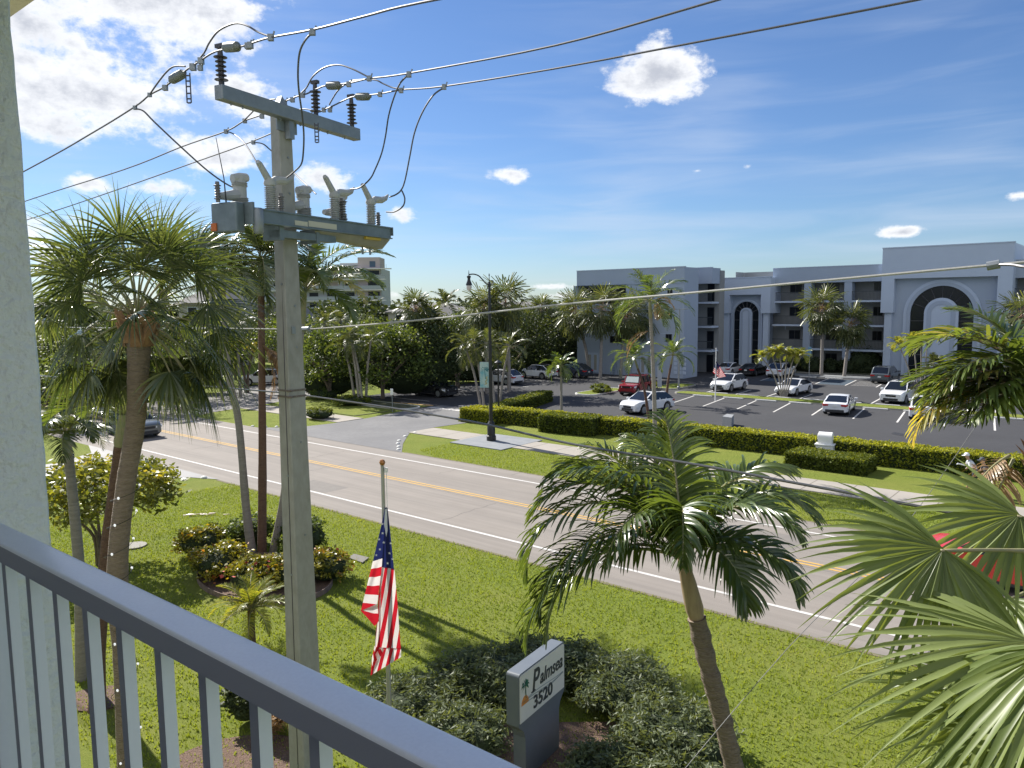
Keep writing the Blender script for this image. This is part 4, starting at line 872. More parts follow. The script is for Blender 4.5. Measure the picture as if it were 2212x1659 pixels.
# ---------------- near palms
MT['trunkbr']=mat('brown_ringed_trunk',(.20,.15,.11),.85,noise=[(3,.7,(.10,.07,.05)),(16,.5,(.30,.25,.2))],bump=(8,1.,.05),stretch=(1,1,7))
Y=11.0
pts=[(at(275,1700,Y)[0],Y,0),at(268,1450,Y),at(254,1240,Y),at(270,1060,Y),at(292,920,Y),at(299,800,Y),at(300,735,Y)]
e=empty('cabbage_palm',(pts[0][0],Y,0),0,'big cabbage palm with curved trunk wrapped in small string lights at the left','palm tree')
b0=np.array([pts[0][0],Y,0]); P=[np.array(p)-b0 for p in pts]
trunk(P,[.17,.145,.145,.13,.13,.145,.17],MT['trunk'],e,k=16,rings=.025,n=12)
hub=P[-1]+np.array([0,0,.28])
q=MB()
for i in range(30):
    a=i*2.4; z=-.05-.32*(i%6)/6; c=hub+np.array([math.cos(a)*.15,math.sin(a)*.15,z-.05]); o=np.array([math.cos(a),math.sin(a),0]); sd=np.array([-math.sin(a),math.cos(a),0])
    q.add([c-sd*.09,c+sd*.09,c+o*.12+sd*.035+UPV*.3,c+o*.12-sd*.035+UPV*.3,c-sd*.07+o*.04,c+sd*.07+o*.04,c+o*.15+sd*.02+UPV*.29,c+o*.15-sd*.02+UPV*.29],[(0,1,2,3),(4,5,6,7),(0,3,7,4),(1,2,6,5),(0,1,5,4),(3,2,6,7)])
q.build('leaf_boots',MT['boot'],e)
q=MB()
for i in range(46):
    t=i/45; az=i*137.5+np.random.randn()*8; el=88-112*t
    if el<22 and 215<az%360<325: continue
    palmate(q,hub,az,el,(.9+.45*np.random.rand()),30+35*t,1.05*(.85+.25*np.random.rand()),46,.9+1.2*t,6,roll=np.random.randn()*30,cup=.35,spread=122,stem=.012,lw=.031)
q.build('crown',[MT['palmdark'],MT['shaft']],e)
q=MB()
for i in range(11):
    az=-30+i*24; palmate(q,hub-UPV*.05,az,-18-25*np.random.rand(),.95,30,.85,30,1.2,6,vb=.5,cup=.6,spread=90,lw=.04)
q.build('hanging_leaves',[MT['palmdark'],MT['shaft']],e)
# string lights on that trunk
ls=empty('string_lights',tuple(b0),0,'white string lights wound around the cabbage palm trunk','string lights')
q=MB(); w=[]
Pc=cr(P,12)
for i in range(140):
    f=i/139*.52; k=f*(len(Pc)-1); j=int(k); c=Pc[j]*(1-(k-j))+Pc[j+1]*(k-j); a=i*.42; w.append(c+np.array([math.cos(a)*.19,math.sin(a)*.19,0]))
q.tube(w,.005,4); q.build('cable',MT['black'],ls)
q=MB()
for i in range(6,140,5):
    c=w[i]; q.lathe([(.001,-.022),(.016,-.01),(.018,.01),(.001,.024)],c=tuple(c),k=6)
q.build('bulbs',mat('bulb_white',(.8,.82,.85),.2,emit=((1,1,1),.35)),ls,True)
# adonidia B
Y=15.6
def cb(q,h):
    for az,el,L,cu in ((170,55,1.7,95),(195,35,1.6,90),(215,60,1.5,110),(20,50,1.7,90),(-10,35,1.8,80),(-40,60,1.5,100),(90,80,1.3,40),(120,60,1.6,80),(60,55,1.6,80),(260,65,1.3,110),(150,25,1.5,70),(250,85,1.3,60)): pinnate(q,h,az,el,L,cu,30,.55,.05,.7,4,lift=.4)
palm('foxtail_palm','slim palm with pale green crownshaft leaning behind the cabbage palm trunk','palm tree',(at(210,1500,Y)[0],Y),[(at(208,1500,Y)[0],Y,0),at(213,1420,Y),at(228,1200,Y),at(245,1070,Y),at(258,965,Y)],[.19,.14,.12,.115,.11],MT['trunkred'],cb,MT['palm'],MT['shaft'],shaft=(.68,.125,.08,MT['shaft']))
Y=17
def cc(q,h):
    for i in range(13): pinnate(q,h,i*137.5,70-50*i/12,1.35,120,30,.45,.05,1.0,4,lift=.2)
palm('foxtail_palm','dark drooping palm right beside the white side wall at the far left','palm tree',(at(190,1500,Y)[0],Y),[(at(180,1500,Y)[0],Y,0),at(172,1250,Y),at(160,1100,Y),at(148,985,Y)],[.15,.12,.11,.1],MT['trunkgrey'],cc,MT['palmdark'],MT['shaft'],shaft=(.5,.1,.07,MT['shaftbrown']))
# bed palms
Y=25.7
base=G(545,1200); base2=G(566,1200); base3=G(589,1196)
palm('foxtail_palm','left one of the three tall palms in the round shrub bed','palm tree',base,[(*base,0),at(532,1100,Y),at(516,917,Y),at(498,827,Y),at(487,740,Y),at(482,640,Y)],[.17,.14,.12,.11,.1,.09],MT['trunkgrey'],gen_pinnate(14,2.7,.7,36,1.2,.06,80,5,100,segs=4,az0=20),MT['palmdark'],MT['shaft'],'palms in the round bed',shaft=(.8,.1,.07,MT['shaft']))
palm('foxtail_palm','middle and straightest of the three tall palms in the round shrub bed','palm tree',base2,[(*base2,0),at(567,1000,Y),at(566,840,Y),at(564,640,Y)],[.16,.14,.12,.11],MT['trunkred'],gen_pinnate(17,2.6,.72,38,1.2,.06,82,-5,105,segs=4,az0=75),MT['palmdark'],MT['shaft'],'palms in the round bed',shaft=(1.2,.13,.08,MT['shaft']))
def cd(q,h):
    for az,el,L,cu in ((5,55,3.2,78),(-8,68,3.0,95),(-15,45,3.0,100),(20,30,2.6,60),(180,60,2.6,100),(200,40,2.4,90),(90,75,2.4,60),(270,70,2.2,110),(300,50,2.4,110),(150,50,2.4,90),(60,50,2.5,90),(340,10,2.2,90)): pinnate(q,h,az,el,L*1.08,cu,50,.75,.06,1.2,4,lift=.3,vb=.45)
    pinnate(q,h,-30,30,3.0,90,40,.6,.05,1.3,4,mi=0,vb=.95)
palm('foxtail_palm','right one of the three bed palms, leaning behind the concrete utility pole','palm tree',base3,[(*base3,0),at(612,1075,Y),at(636,880,Y),at(652,700,Y)],[.14,.12,.11,.1],MT['trunkgrey'],cd,MT['palm'],MT['shaft'],'palms in the round bed',shaft=(1.1,.12,.08,MT['shaft']))
q=MB(); h=at(568,745,Y-.1); 
for i in range(5): pinnate(q,h,-20+i*13,-30-8*i,1.9,50,26,.5,.06,1.2,3,lift=.0)
tag(q.build('dead_frond',[MT['dead'],MT['dead']]),'brown dead fronds hanging against the middle bed palm','palm frond')
# pygmy date palm
b=G(545,1395); palm('date_palm','small feathery date palm between the round bed and the handrail','palm tree',b,[(*b,0),(b[0],b[1],.5),(b[0]+.02,b[1],.95)],[.1,.09,.1],MT['trunkred'],gen_pinnate(26,1.35,.26,46,.5,.022,85,5,95,segs=3),MT['palmgold'],MT['shaft'])
# front palm beside the sign
Y=9.2
hx=at(1470,1195,Y)
tp=[(at(1640,2100,Y)[0],Y,0),at(1600,1740,Y),at(1562,1560,Y),at(1530,1440,Y),at(1505,1335,Y)]
def cf(q,h):
    F=[(184,62,2.75,160,.3),(170,70,2.55,135,.4),(194,40,2.5,135,.3),(178,80,2.4,120,.45),(150,58,2.1,62,.75),(138,66,2.0,60,.7),(95,82,1.9,40,.6),(10,62,2.3,122,.45),(20,72,2.2,100,.55),(198,28,2.45,122,.3),(190,22,2.6,112,.35),(-28,40,1.75,125,.3),(-62,45,1.5,140,.25),(258,80,2.1,150,.35),(225,72,2.1,140,.35),(110,76,2.0,70,.6),(-35,74,1.9,130,.4)]
    for az,el,L,cu,vb in F: pinnate(q,h+np.random.randn(3)*.015,az,el,L,cu,54,.66,.045,1.5,6,stem=.02,lift=.35,vb=vb,start=.12,fold=.3)
palm('foxtail_palm','leaning palm with brown crownshaft and full green crown right of the entrance sign','palm tree',(tp[0][0],Y),tp,[.13,.125,.12,.12,.115],MT['trunkbr'],cf,MT['palm'],MT['shaft'],shaft=(.83,.115,.06,MT['shaftbrown']),rings=.05,n=10)
# right-hand palms: pinnate crown
Y=9.6
hb=at(2250,840,Y); bx=at(2250,1000,Y)
def ch(q,h):
    F=[(176,62,1.95,105,.75),(183,30,1.6,80,.7),(190,52,1.7,120,.65),(205,5,1.4,40,.6),(178,-8,1.5,25,.55),(150,58,1.9,95,.55),(168,42,1.75,125,.6),(172,15,1.4,40,.45),(185,5,1.3,30,.5),(195,-10,1.2,20,.4),(200,20,1.3,60,.5),(160,28,1.6,60,.35),(90,60,1.7,80,.4),(60,50,1.8,80,.4),(0,50,1.8,90,.4),(-40,50,1.8,90,.4),(250,70,1.4,110,.4),(120,70,1.7,70,.4)]
    for az,el,L,cu,vb in F: pinnate(q,h,az,el,L,cu,40,.58,.05,.9,5,stem=.02,lift=.25,vb=vb)
er=palm('coconut_palm','palm at the right edge whose arching fronds cross the arch of the white building','palm tree',(bx[0],Y),[(bx[0]+.1,Y,0),(bx[0]+.05,Y,3),(bx[0],Y,6),(hb[0]-.02,Y,hb[2])],[.15,.12,.11,.13],MT['trunk'],ch,MT['palm'],MT['shaft'],rings=.05,n=10)
q=MB(); h=hb-np.array([bx[0],Y,0])
pinnate(q,h+np.array([-.45,0,-.05]),176,15,1.5,105,34,.42,.045,1.4,5,vb=.85,lift=.1)
pinnate(q,h+np.array([-.35,0,-.85]),195,-20,.7,40,26,.36,.022,1.3,5,mi=2,vb=.6,lift=.1); pinnate(q,h+np.array([-.3,.0,-.9]),215,-35,1.0,40,30,.42,.028,1.3,5,mi=2,vb=.5,lift=.1)
q.build('yellowing_fronds',[MT['palmgold'],MT['shaft'],MT['dead']],er)
q=MB()
for i in range(26):
    a=R(180+i*24); z=h[2]-.25-.06*i; c=np.array([0,0,z]); q.ribbons([c+np.array([math.cos(a)*.1,math.sin(a)*.1,0])],[[math.cos(a)*.5,math.sin(a)*.5,.9]],[[-math.sin(a),math.cos(a),0]],[.35],[.12],[.8],3,[.5])
q.build('leaf_boots',MT['boot'],er)
# right-hand foreground cabbage palm: broad fans
e=empty('cabbage_palm',(at(2560,1659,5.2)[0],5.2,0),0,'cabbage palm at the lower right whose big pale fan leaves hang into view','palm tree')
b0=np.array([at(2560,1659,5.2)[0],5.2,0]); top=at(2500,1330,5.3)-b0
trunk([(0,0,0),(0,0,3),top-UPV*.3],[.2,.17,.17],MT['trunk'],e)
q=MB()
def fan(hu,hv,Y,pu,pv,PY,rad,ns,roll,spread,droop,vb,cup=.2,seg=6,T=None,lw=.05):
    h=at(hu,hv,Y)-b0; p=at(pu,pv,PY)-b0; T=h-p if T is None else np.array(T,float); q.tube(cr([p,(p+h)/2+UPV*.02,h],4),[.02]*4+[.013]*5,6,1,val=.5)
    palmate(q,h,0,0,0,0,rad,ns,droop,seg,mi=0,T=T,roll=roll,spread=spread,vb=vb,cup=cup,fold=.35,lw=lw)
fan(2032,1190,4.9,2330,1200,5.0,1.05,40,45,98,.6,.35,T=(-.74,-.1,-.68))
fan(2197,1115,5.4,2420,1190,5.3,.92,40,45,100,.6,.45,T=(-.80,-.1,-.62))
fan(2222,1389,4.3,2480,1330,4.6,1.25,32,30,80,.6,.5,T=(-.88,-.15,-.38))
fan(2290,1400,3.8,2480,1350,4.4,1.2,30,-10,70,.8,.3,T=(-.62,-.2,-.72))
fan(2215,1530,4.4,2460,1450,4.8,1.05,32,35,85,.6,.3,T=(-.9,-.1,-.3))
fan(2170,1300,5.6,2420,1200,5.6,.9,30,-20,100,1.0,.1,T=(-.5,-.2,-.85))
fan(2330,1500,4.0,2480,1450,4.4,1.1,30,10,95,1.0,.2,T=(-.8,-.2,-.4))
fan(2180,1440,4.6,2460,1400,4.8,1.0,32,20,90,.8,.3,T=(-.7,-.1,-.7))
fan(2300,1640,4.2,2480,1500,4.4,1.1,30,30,95,.6,.35,T=(-.9,-.2,.2))
q.build('fan_leaves',[leafmat('near_fan_leaf',(.09,.13,.035),(.26,.31,.11),(.40,.40,.16),trans=.32,rough=.38,spec=.35),MT['shaft']],e)
# ---------------- far palms
def far_sabal(name,lab,u,v0,uc,vc,r,grp=None,Y=None,n=22,m='palmfar',tm='trunkgrey',rt=.17):
    b=G(u,v0) if Y is None else np.array([at(u,656,Y)[0],Y]); h=at(uc,vc,b[1])
    mid=[(b[0]+(h[0]-b[0])*.3+.05,b[1],h[2]*.45)]
    return palm(name,lab,'palm tree',b,[(*b,0)]+mid+[h],[rt*1.15,rt,rt*.9],MT[tm],gen_palmate(n+8,r*.55,r*.62,22,88,-60,45,1.1,3,lw=.10),MT[m],MT['boot'],grp,n=4)
def far_pin(name,lab,u,v0,uc,vc,L,n=11,grp=None,m='palmfar',tm='trunkgrey',rt=.1,sh=True,Y=None,e1=0,curl=100,ll=.55,droop=1.,leafw=.07):
    b=G(u,v0) if Y is None else np.array([at(u,656,Y)[0],Y]); h=at(uc,vc,b[1]); L_=min(.9,h[2]*.18)
    return palm(name,lab,'palm tree',b,[(*b,0),(b[0]+(h[0]-b[0])*.45,b[1],h[2]*.5),h-UPV*L_],[rt*1.3,rt,rt*.85],MT[tm],gen_pinnate(n,L,ll,22,droop,leafw,82,e1,curl,az0=(u*7)%360),MT[m],MT['shaft'],grp,shaft=(L_,rt,rt*.6,MT['shaft']) if sh else None,n=4)
far_sabal('cabbage_palm','cabbage palm at the left corner of the white apartment block',1273,812,1243,675,3.0)
far_sabal('cabbage_palm','cabbage palm second from the left corner of the white apartment block',1297,820,1300,668,3.0)
far_sabal('cabbage_palm','cabbage palm in front of the white apartment wall behind the french doors',1340,818,1352,685,2.8)
far_sabal('cabbage_palm','cabbage palm behind the tall foxtail palm in front of the white wall',1376,812,1385,678,3.0)
far_sabal('cabbage_palm','cabbage palm with round crown before the middle balconies of the apartment building',1779,796,1776,668,2.8,Y=86.5)
far_sabal('cabbage_palm','shorter cabbage palm with split trunk before the balconies, beside a round-crowned one',1829,796,1838,700,2.5,Y=85.5)
far_sabal('cabbage_palm','cabbage palm at the right edge in front of the last balconies',2215,815,2205,690,3.0,Y=74)
far_sabal('cabbage_palm','shaggy cabbage palm just right of the tall street lamp, above the hedge',1100,846,1092,655,3.0,n=26)
far_sabal('cabbage_palm','cabbage palm crown behind the street lamp arm',1052,850,1046,668,2.4)
far_sabal('cabbage_palm','cabbage palm rising over the dark hedge with a bare brown trunk',905,850,898,668,2.0)
far_sabal('cabbage_palm','lower cabbage palm next to the bare-trunked palm over the dark hedge',935,846,925,690,1.7)
far_sabal('cabbage_palm','cabbage palm over the ficus hedge, left of the white apartment block',1195,835,1170,668,2.1,Y=98)
far_pin('foxtail_palm','tall foxtail palm with browning flower stalks in front of the white apartment block',1417,1003,1406,650,2.75,n=15,e1=-12,curl=88,ll=.75,droop=1.3,leafw=.06,rt=.105,m='palm')
q=MB(); h=at(1420,650,39.5)
for i in range(5): pinnate(q,h,-60+i*35,35-22*i,1.1,90,18,.3,.05,1.3,3,lift=.1,vb=.8)
tag(q.build('flower_stalk',[MT['dead'],MT['dead']]),'dry beige flower stalks in the crown of the tall foxtail palm','palm frond')
q=MB(); h2=at(1400,715,39.5); pinnate(q,h2,190,-10,1.6,70,22,.38,.04,1.4,3,vb=.3); pinnate(q,h2,175,-30,1.8,50,22,.38,.04,1.4,3,vb=.3)
tag(q.build('dead_frond',[MT['dead'],MT['dead']]),'brown dead fronds hanging below the tall foxtail palm crown','palm frond')
far_pin('christmas_palm','small palm left of the white notice board, leaning in from the hedge',1402,905,1378,772,2.5,n=15,m='palm',tm='trunkred',rt=.09)
far_pin('christmas_palm','small palm with dark trunk right of the tall foxtail palm',1438,874,1450,768,2.7,n=15,m='palm',tm='trunkred',rt=.1)
far_pin('christmas_palm','lone small palm growing out of the clipped hedge beside the lot entrance',1213,912,1212,790,1.75,n=15,m='palm',rt=.09,e1=-15,curl=110)
for i,(u,v,uc,vc) in enumerate(((1040,884,1004,745),(1047,886,1022,735),(1070,890,1052,742),(1078,888,1100,745))):
    far_pin('solitaire_palm',f'palm of the tall clump at the lot entrance, {["leftmost","second from left","second from right","rightmost"][i]} stem',u,v,uc,vc-20,2.5,n=10,grp='palm clump beside the lot entrance',m='palmfar',rt=.09,sh=False,e1=-30,curl=100,ll=.6)
for i,(u,v,uc,vc) in enumerate(((768,874,742,755),(777,876,755,730),(784,876,762,750),(790,874,800,745))):
    far_pin('solitaire_palm',f'palm stem of the clump in front of the dark sea-grape trees, {["leftmost","second from left","second from right","rightmost"][i]}',u,v,uc,vc-30,2.3,n=9,grp='palm clump before the dark trees',m='palmfar',rt=.1,sh=False,e1=-30,curl=100,ll=.6)
for i,(uc,vc) in enumerate(((1645,752),(1665,742),(1683,738),(1700,745),(1716,750),(1732,748))):
    far_pin('gold_palm',f'golden palm stem of the clump on the parking median, {["leftmost","second from left","third from left","third from right","second from right","rightmost"][i]}',1694+i*2,864,uc,vc,1.15,n=8,grp='left golden palm clump',m='palmgold',rt=.055,sh=False,ll=.45,e1=10,Y=67.5,curl=90)
for i,(uc,vc) in enumerate(((1942,722),(1972,712),(1990,716),(2004,712),(2030,772),(2018,765))):
    far_pin('gold_palm',f'thin palm stem of the right clump on the parking median, {["leftmost, leaning","second from left","third from left","fourth from left","short rightmost","short second from right"][i]}',1985+i*7,864,uc,vc,1.25,n=8,grp='right golden palm clump',m='palmgold' if i<4 else 'palmfar',rt=.055,sh=False,ll=.45,e1=10,Y=66.5,curl=90)
far_pin('coconut_palm','distant coconut palm standing above the roofs left of the street lamp lantern',960,690,962,645,4.2,n=12,Y=120,rt=.2,sh=False,ll=1.1,leafw=.16,m='palmfar')
far_pin('coconut_palm','bushy dark palm right of the cabbage palm trunk, across the road',385,870,372,770,3.0,n=13,Y=62,rt=.15,sh=False,ll=.9,leafw=.09,m='palm',e1=-20)
for i,(u,v,Yp) in enumerate(((470,700,70),(510,680,72),(700,680,74),(735,672,76))):
    far_pin('solitaire_palm',f'shaggy grey-green palm among the trees left of the driveway, {["first","second","third","fourth"][i]} from the left',u,860,u,v,2.6,n=11,grp='palms left of the driveway',Y=Yp,rt=.12,sh=False,e1=-35,ll=.7,leafw=.09)
# ---------------- broadleaf trees and shrubs
def clump_points(n,c,rx,ry,rz,nc,cs,seed,floor=None):
    rs=np.random.RandomState(seed); d=rs.randn(nc,3); d/=np.linalg.norm(d,axis=1,keepdims=True); d[:,2]=np.where(d[:,2]<-.35,-d[:,2],d[:,2])
    r=.55+.45*rs.rand(nc,1)**.5; cc=d*r*np.array([rx,ry,rz]); i=rs.randint(nc,size=n)
    p=cc[i]+rs.randn(n,3)*cs*np.array([1,1,.7])+np.array(c)
    if floor is not None: p[:,2]=np.maximum(p[:,2],floor+.1*rs.rand(n))
    v=np.clip(rs.rand(nc)[i]*.55+rs.rand(n)*.4,0,1)
    return p,v
def tree(lab,x,y,h,rx,rz,n,leaf,m='broad',seed=1,grp=None,cat='tree',name='shade_tree',ry=None,multi=3,tm='bark',tr=.16,nc=60,cs=None,asp=.6,base=None):
    e=empty(name,(x,y,0),0,lab,cat,grp); rs=np.random.RandomState(seed); ry=ry or rx; cz=h-rz
    q=MB()
    for k in range(multi):
        a=rs.rand()*6.28; tip=np.array([rx*.5*math.cos(a),ry*.5*math.sin(a),cz+rz*.2]); b0=np.array([.12*math.cos(a),.12*math.sin(a),0])
        q.tube(cr([b0,b0*1.5+np.array([0,0,cz*.4]),(b0+tip)*.5+np.array([0,0,cz*.15]),tip],4),list(np.linspace(tr,tr*.35,13)),7)
        for j in range(3):
            a2=a+rs.randn()*1.2; s0=(b0+tip)*.5+np.array([0,0,cz*.15]); q.tube([s0,s0*.5+np.array([rx*.7*math.cos(a2),ry*.7*math.sin(a2),cz+rz*.3])*.5+np.array([0,0,.1]),np.array([rx*.75*math.cos(a2),ry*.75*math.sin(a2),cz+rz*.35])],[tr*.5,tr*.3,tr*.12],5)
    q.build('trunk',MT[tm],e,True)
    q=MB(); p,v=clump_points(n,(0,0,cz),rx,ry,rz,nc,cs or rx*.13,seed); q.leaves(p,leaf,v,asp=asp); q.build('crown',MT[m],e); return e
def bush(lab,x,y,rx,ry,h,n,leaf,m,seed=1,grp=None,name='shrub',asp=.5,core=True,cat='shrub',flowers=None,nc=40,z0=0):
    e=empty(name,(x,y,z0),0,lab,cat,grp); q=MB()
    if core:
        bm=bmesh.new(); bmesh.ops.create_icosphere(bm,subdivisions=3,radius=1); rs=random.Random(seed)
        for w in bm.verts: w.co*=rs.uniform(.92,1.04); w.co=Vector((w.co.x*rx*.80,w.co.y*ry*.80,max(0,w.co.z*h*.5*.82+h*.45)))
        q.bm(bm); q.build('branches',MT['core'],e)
    q=MB(); p,v=clump_points(n,(0,0,h*.48),rx*.95,ry*.95,h*.5,nc,min(rx,h)*.12,seed,floor=.03); q.leaves(p,leaf,v,asp=asp,up=.8); o=q.build('foliage',MT[m],e)
    if flowers:
        q=MB(); rs=np.random.RandomState(seed); k=flowers[1]; a=rs.rand(k)*6.28; el=rs.rand(k)*1.2; p=np.c_[np.cos(a)*np.cos(el)*rx,np.sin(a)*np.cos(el)*ry,h*.48+np.sin(el)*h*.52]; q.leaves(p,leaf*.9,rs.rand(k),asp=1); q.build('blossoms',flowers[0],e)
    return e
def xyu(u,Y): return at(u,656,Y)[0]
pinkf=mat('blossom_pink',(.55,.10,.09),.7)
T_=[('broad dark sea-grape tree at the corner of the lot entrance',820,70,7.6,4.6,3.9,5200,.34,'broadlt',4),
('dark dense tree left of the sea-grape tree with sunlit edge leaves',705,70,7.2,3.2,3.6,3600,.32,'broadlt',5),
('dark dense tree behind the parked black suv',905,74,8.2,4.6,4.1,4200,.34,'broad',6),
('dark tree right of the black suv beside the palm clump',985,78,8.0,4.2,4.0,3600,.34,'broad',7),
('wide dark ficus hedge tree behind the white cars of the left parking row',1105,91,8.6,6.0,4.3,5200,.36,'broad',8),
('dark ficus mass touching the left corner of the white apartment block',1190,99,8.8,5.2,4.4,4200,.38,'broad',9),
('bare-branched grey tree in front of the low roofs',925,104,10.6,3.6,3.0,1500,.3,'palmfar',10),
('loose tree crown between the grey tree and the street lamp',1010,100,9.2,3.6,3.2,2200,.36,'broadlt',11),
('tree behind the cabbage palm crown at the far left',140,62,8.4,5.0,4.2,3800,.34,'broad',12),
('tree behind the big cabbage palm trunk',280,66,7.8,5.2,3.9,3800,.34,'broad',13),
('dense tree above the left driveway',400,74,8.2,5.0,4.1,3800,.36,'broad',14),
('tree arching over the left driveway behind the white suv',500,90,9.0,5.6,3.6,3800,.38,'broad',15),
('tree directly behind the utility pole',640,84,8.6,4.6,3.8,3200,.36,'broadlt',16),
('tree left of the pale house roof',590,100,9.2,4.0,3.2,2600,.4,'broad',17),
('grey-green tree in front of the distant tower block',760,92,9.4,4.2,3.6,3000,.4,'olive',18),
('low tree on the far side of the road at the left wall edge',60,56,6.0,5.0,3.0,3000,.34,'broadlt',19)]
T_=[(a,b,c,min(h,8.7-.0*c)*.88 if c>60 else h*.9,rx,rz*.9,int(n*1.35),lf*.85,m,sd) for a,b,c,h,rx,rz,n,lf,m,sd in T_]
for lab,u,Yp,h,rx,rz,n,lf,m,sd in T_: tree(lab,xyu(u,Yp),Yp,h,rx,rz,n,lf,m,sd,grp='trees across the road',nc=70)
tree('tree with bright yellow leaves above the white suv',xyu(524,76),76,5.2,1.5,1.0,500,.3,'yellow',21,nc=14)
tree('spreading shrub-like tree with yellow-green leaf tufts on the near lawn',-13.9,25.0,3.5,2.5,1.0,5200,.24,'tuft',22,multi=6,tr=.07,nc=150,cs=.19,asp=.42,name='leafy_tree')
# low vegetation under the far trees
bush('dark shrub mass under the trees behind the left parking row',xyu(1010,84),84,7.5,2.0,3.4,4200,.34,'broad',31)
bush('tall clipped ficus wall behind the white suv at the back of the lot',xyu(1150,97),97,9,2.0,6.2,6000,.36,'broad',32,nc=120)
bush('tall dark hedge right of the driveway entrance behind the black suv',xyu(880,72),72,5.4,2.2,5.2,5200,.32,'broad',33,nc=100)
bush('dark undergrowth left of the driveway under the palms',xyu(700,72),72,4.2,1.8,3.6,3400,.32,'broad',34)
bush('dark hedge across the road behind the passing car',xyu(360,76),76,6.5,1.8,3.0,3400,.34,'broad',35)
bush('shrubs across the road at the far left',xyu(150,66),66,7,2,3.2,3200,.34,'broadlt',36)
bush('low dark bush at the foot of the palm clump by the driveway',*G(690,905),1.3,1.0,.9,900,.16,'hedgedk',37)
bush('round dark shrub under the solitary clump at the driveway corner',*G(760,876),1.8,1.2,.9,1200,.2,'hedgedk',38)
bush('yellow shrub beside the left driveway behind the pole',*G(700,862),1.6,1.2,1.0,900,.2,'broadlt',39)
for i,(u,v,rx,h) in enumerate(((1752,800,1.6,2.0),(1790,802,.8,1.8),(1822,803,1.5,1.9),(1858,803,2.4,3.1),(1700,800,1.5,1.7),(1893,806,1.3,2.0))):
    g=XY(0,0); r=ray(u,v); x_=xyu(u,91.5); bush(f'dark shrub against the ground floor of the apartment building, {["third from left","narrow upright fourth","fifth","biggest, sixth","second from left","seventh, beside the big arch"][i]}',x_,91.5-.25*(x_-33),rx,1.0,h,900,.24,'broad',41+i,'shrubs along the building front',nc=20)
bush('bright grassy clump at the foot of the right golden palms',*G(2020,868),1.7,1.2,1.5,1200,.4,'palmgold',50,core=False,asp=.15)
bush('clipped shrub on the island beside the red truck',*XY(-38.0,66.6),1.2,.7,.9,1200,.16,'hedge',51)
bush('clipped low hedge on the white-kerbed island left of the red truck',*XY(-40.4,61.8),1.0,2.4,.75,2400,.16,'hedgedk',52)
# clipped hedges
def hedge(lab,path,w,h,n,leaf=.14,m='hedge',m2=None,z0=0):
    """path in (s,t)"""
    P=[np.array(p,float) for p in path]; e=empty('hedge',(*XY(*path[0]),z0),-TH,lab,'hedge'); o=P[0]; q=MB(); L=MB(); tot=sum(np.linalg.norm(P[i+1]-P[i]) for i in range(len(P)-1)); rs=np.random.RandomState(len(lab))
    for i in range(len(P)-1):
        a=P[i]-o;b_=P[i+1]-o;d_=b_-a;l=np.linalg.norm(d_);d_/=l;nn=np.array([-d_[1],d_[0]]); k=max(2,int(l/.6)); N=int(n*l/tot)
        for j in range(k):
            f0,f1=j/k,(j+1)/k; hh=h*(.93+.05*rs.rand()); ww=w/2*(.88+.06*rs.rand()); c0=a+d_*l*f0;c1=a+d_*l*f1
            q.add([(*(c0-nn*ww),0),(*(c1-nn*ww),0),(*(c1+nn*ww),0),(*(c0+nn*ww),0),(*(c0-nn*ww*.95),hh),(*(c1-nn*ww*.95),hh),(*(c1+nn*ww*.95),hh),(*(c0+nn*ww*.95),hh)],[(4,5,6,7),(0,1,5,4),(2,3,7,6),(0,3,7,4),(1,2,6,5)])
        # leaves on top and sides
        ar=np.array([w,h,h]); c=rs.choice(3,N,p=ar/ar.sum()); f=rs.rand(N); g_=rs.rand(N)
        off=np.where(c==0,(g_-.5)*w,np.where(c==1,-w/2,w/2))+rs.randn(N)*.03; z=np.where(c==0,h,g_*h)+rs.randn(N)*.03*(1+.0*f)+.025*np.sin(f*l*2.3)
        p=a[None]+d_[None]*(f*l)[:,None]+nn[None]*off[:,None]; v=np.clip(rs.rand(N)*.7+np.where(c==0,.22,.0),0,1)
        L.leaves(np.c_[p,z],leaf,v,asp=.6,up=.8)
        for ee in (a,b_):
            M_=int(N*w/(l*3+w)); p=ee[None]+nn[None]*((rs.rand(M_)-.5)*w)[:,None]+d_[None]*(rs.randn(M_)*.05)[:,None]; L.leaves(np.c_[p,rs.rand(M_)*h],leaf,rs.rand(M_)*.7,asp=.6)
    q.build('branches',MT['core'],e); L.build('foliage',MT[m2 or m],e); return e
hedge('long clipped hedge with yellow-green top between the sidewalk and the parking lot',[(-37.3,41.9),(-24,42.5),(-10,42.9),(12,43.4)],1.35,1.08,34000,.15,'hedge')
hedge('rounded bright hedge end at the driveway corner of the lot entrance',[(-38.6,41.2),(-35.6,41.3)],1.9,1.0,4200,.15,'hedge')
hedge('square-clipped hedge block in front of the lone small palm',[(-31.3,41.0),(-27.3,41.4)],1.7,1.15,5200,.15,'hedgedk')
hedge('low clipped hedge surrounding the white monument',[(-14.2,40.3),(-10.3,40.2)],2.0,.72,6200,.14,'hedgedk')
hedge('hedge strip along the left edge of the parking lot running away from the entrance',[(-37.6,43.2),(-40.6,53.4)],1.3,.95,7000,.16,'hedgedk')
hedge('dark low hedge in front of the apartment building wall',[(-34,94.4),(-24.5,94.8)],1.2,1.3,3000,.24,'broad')
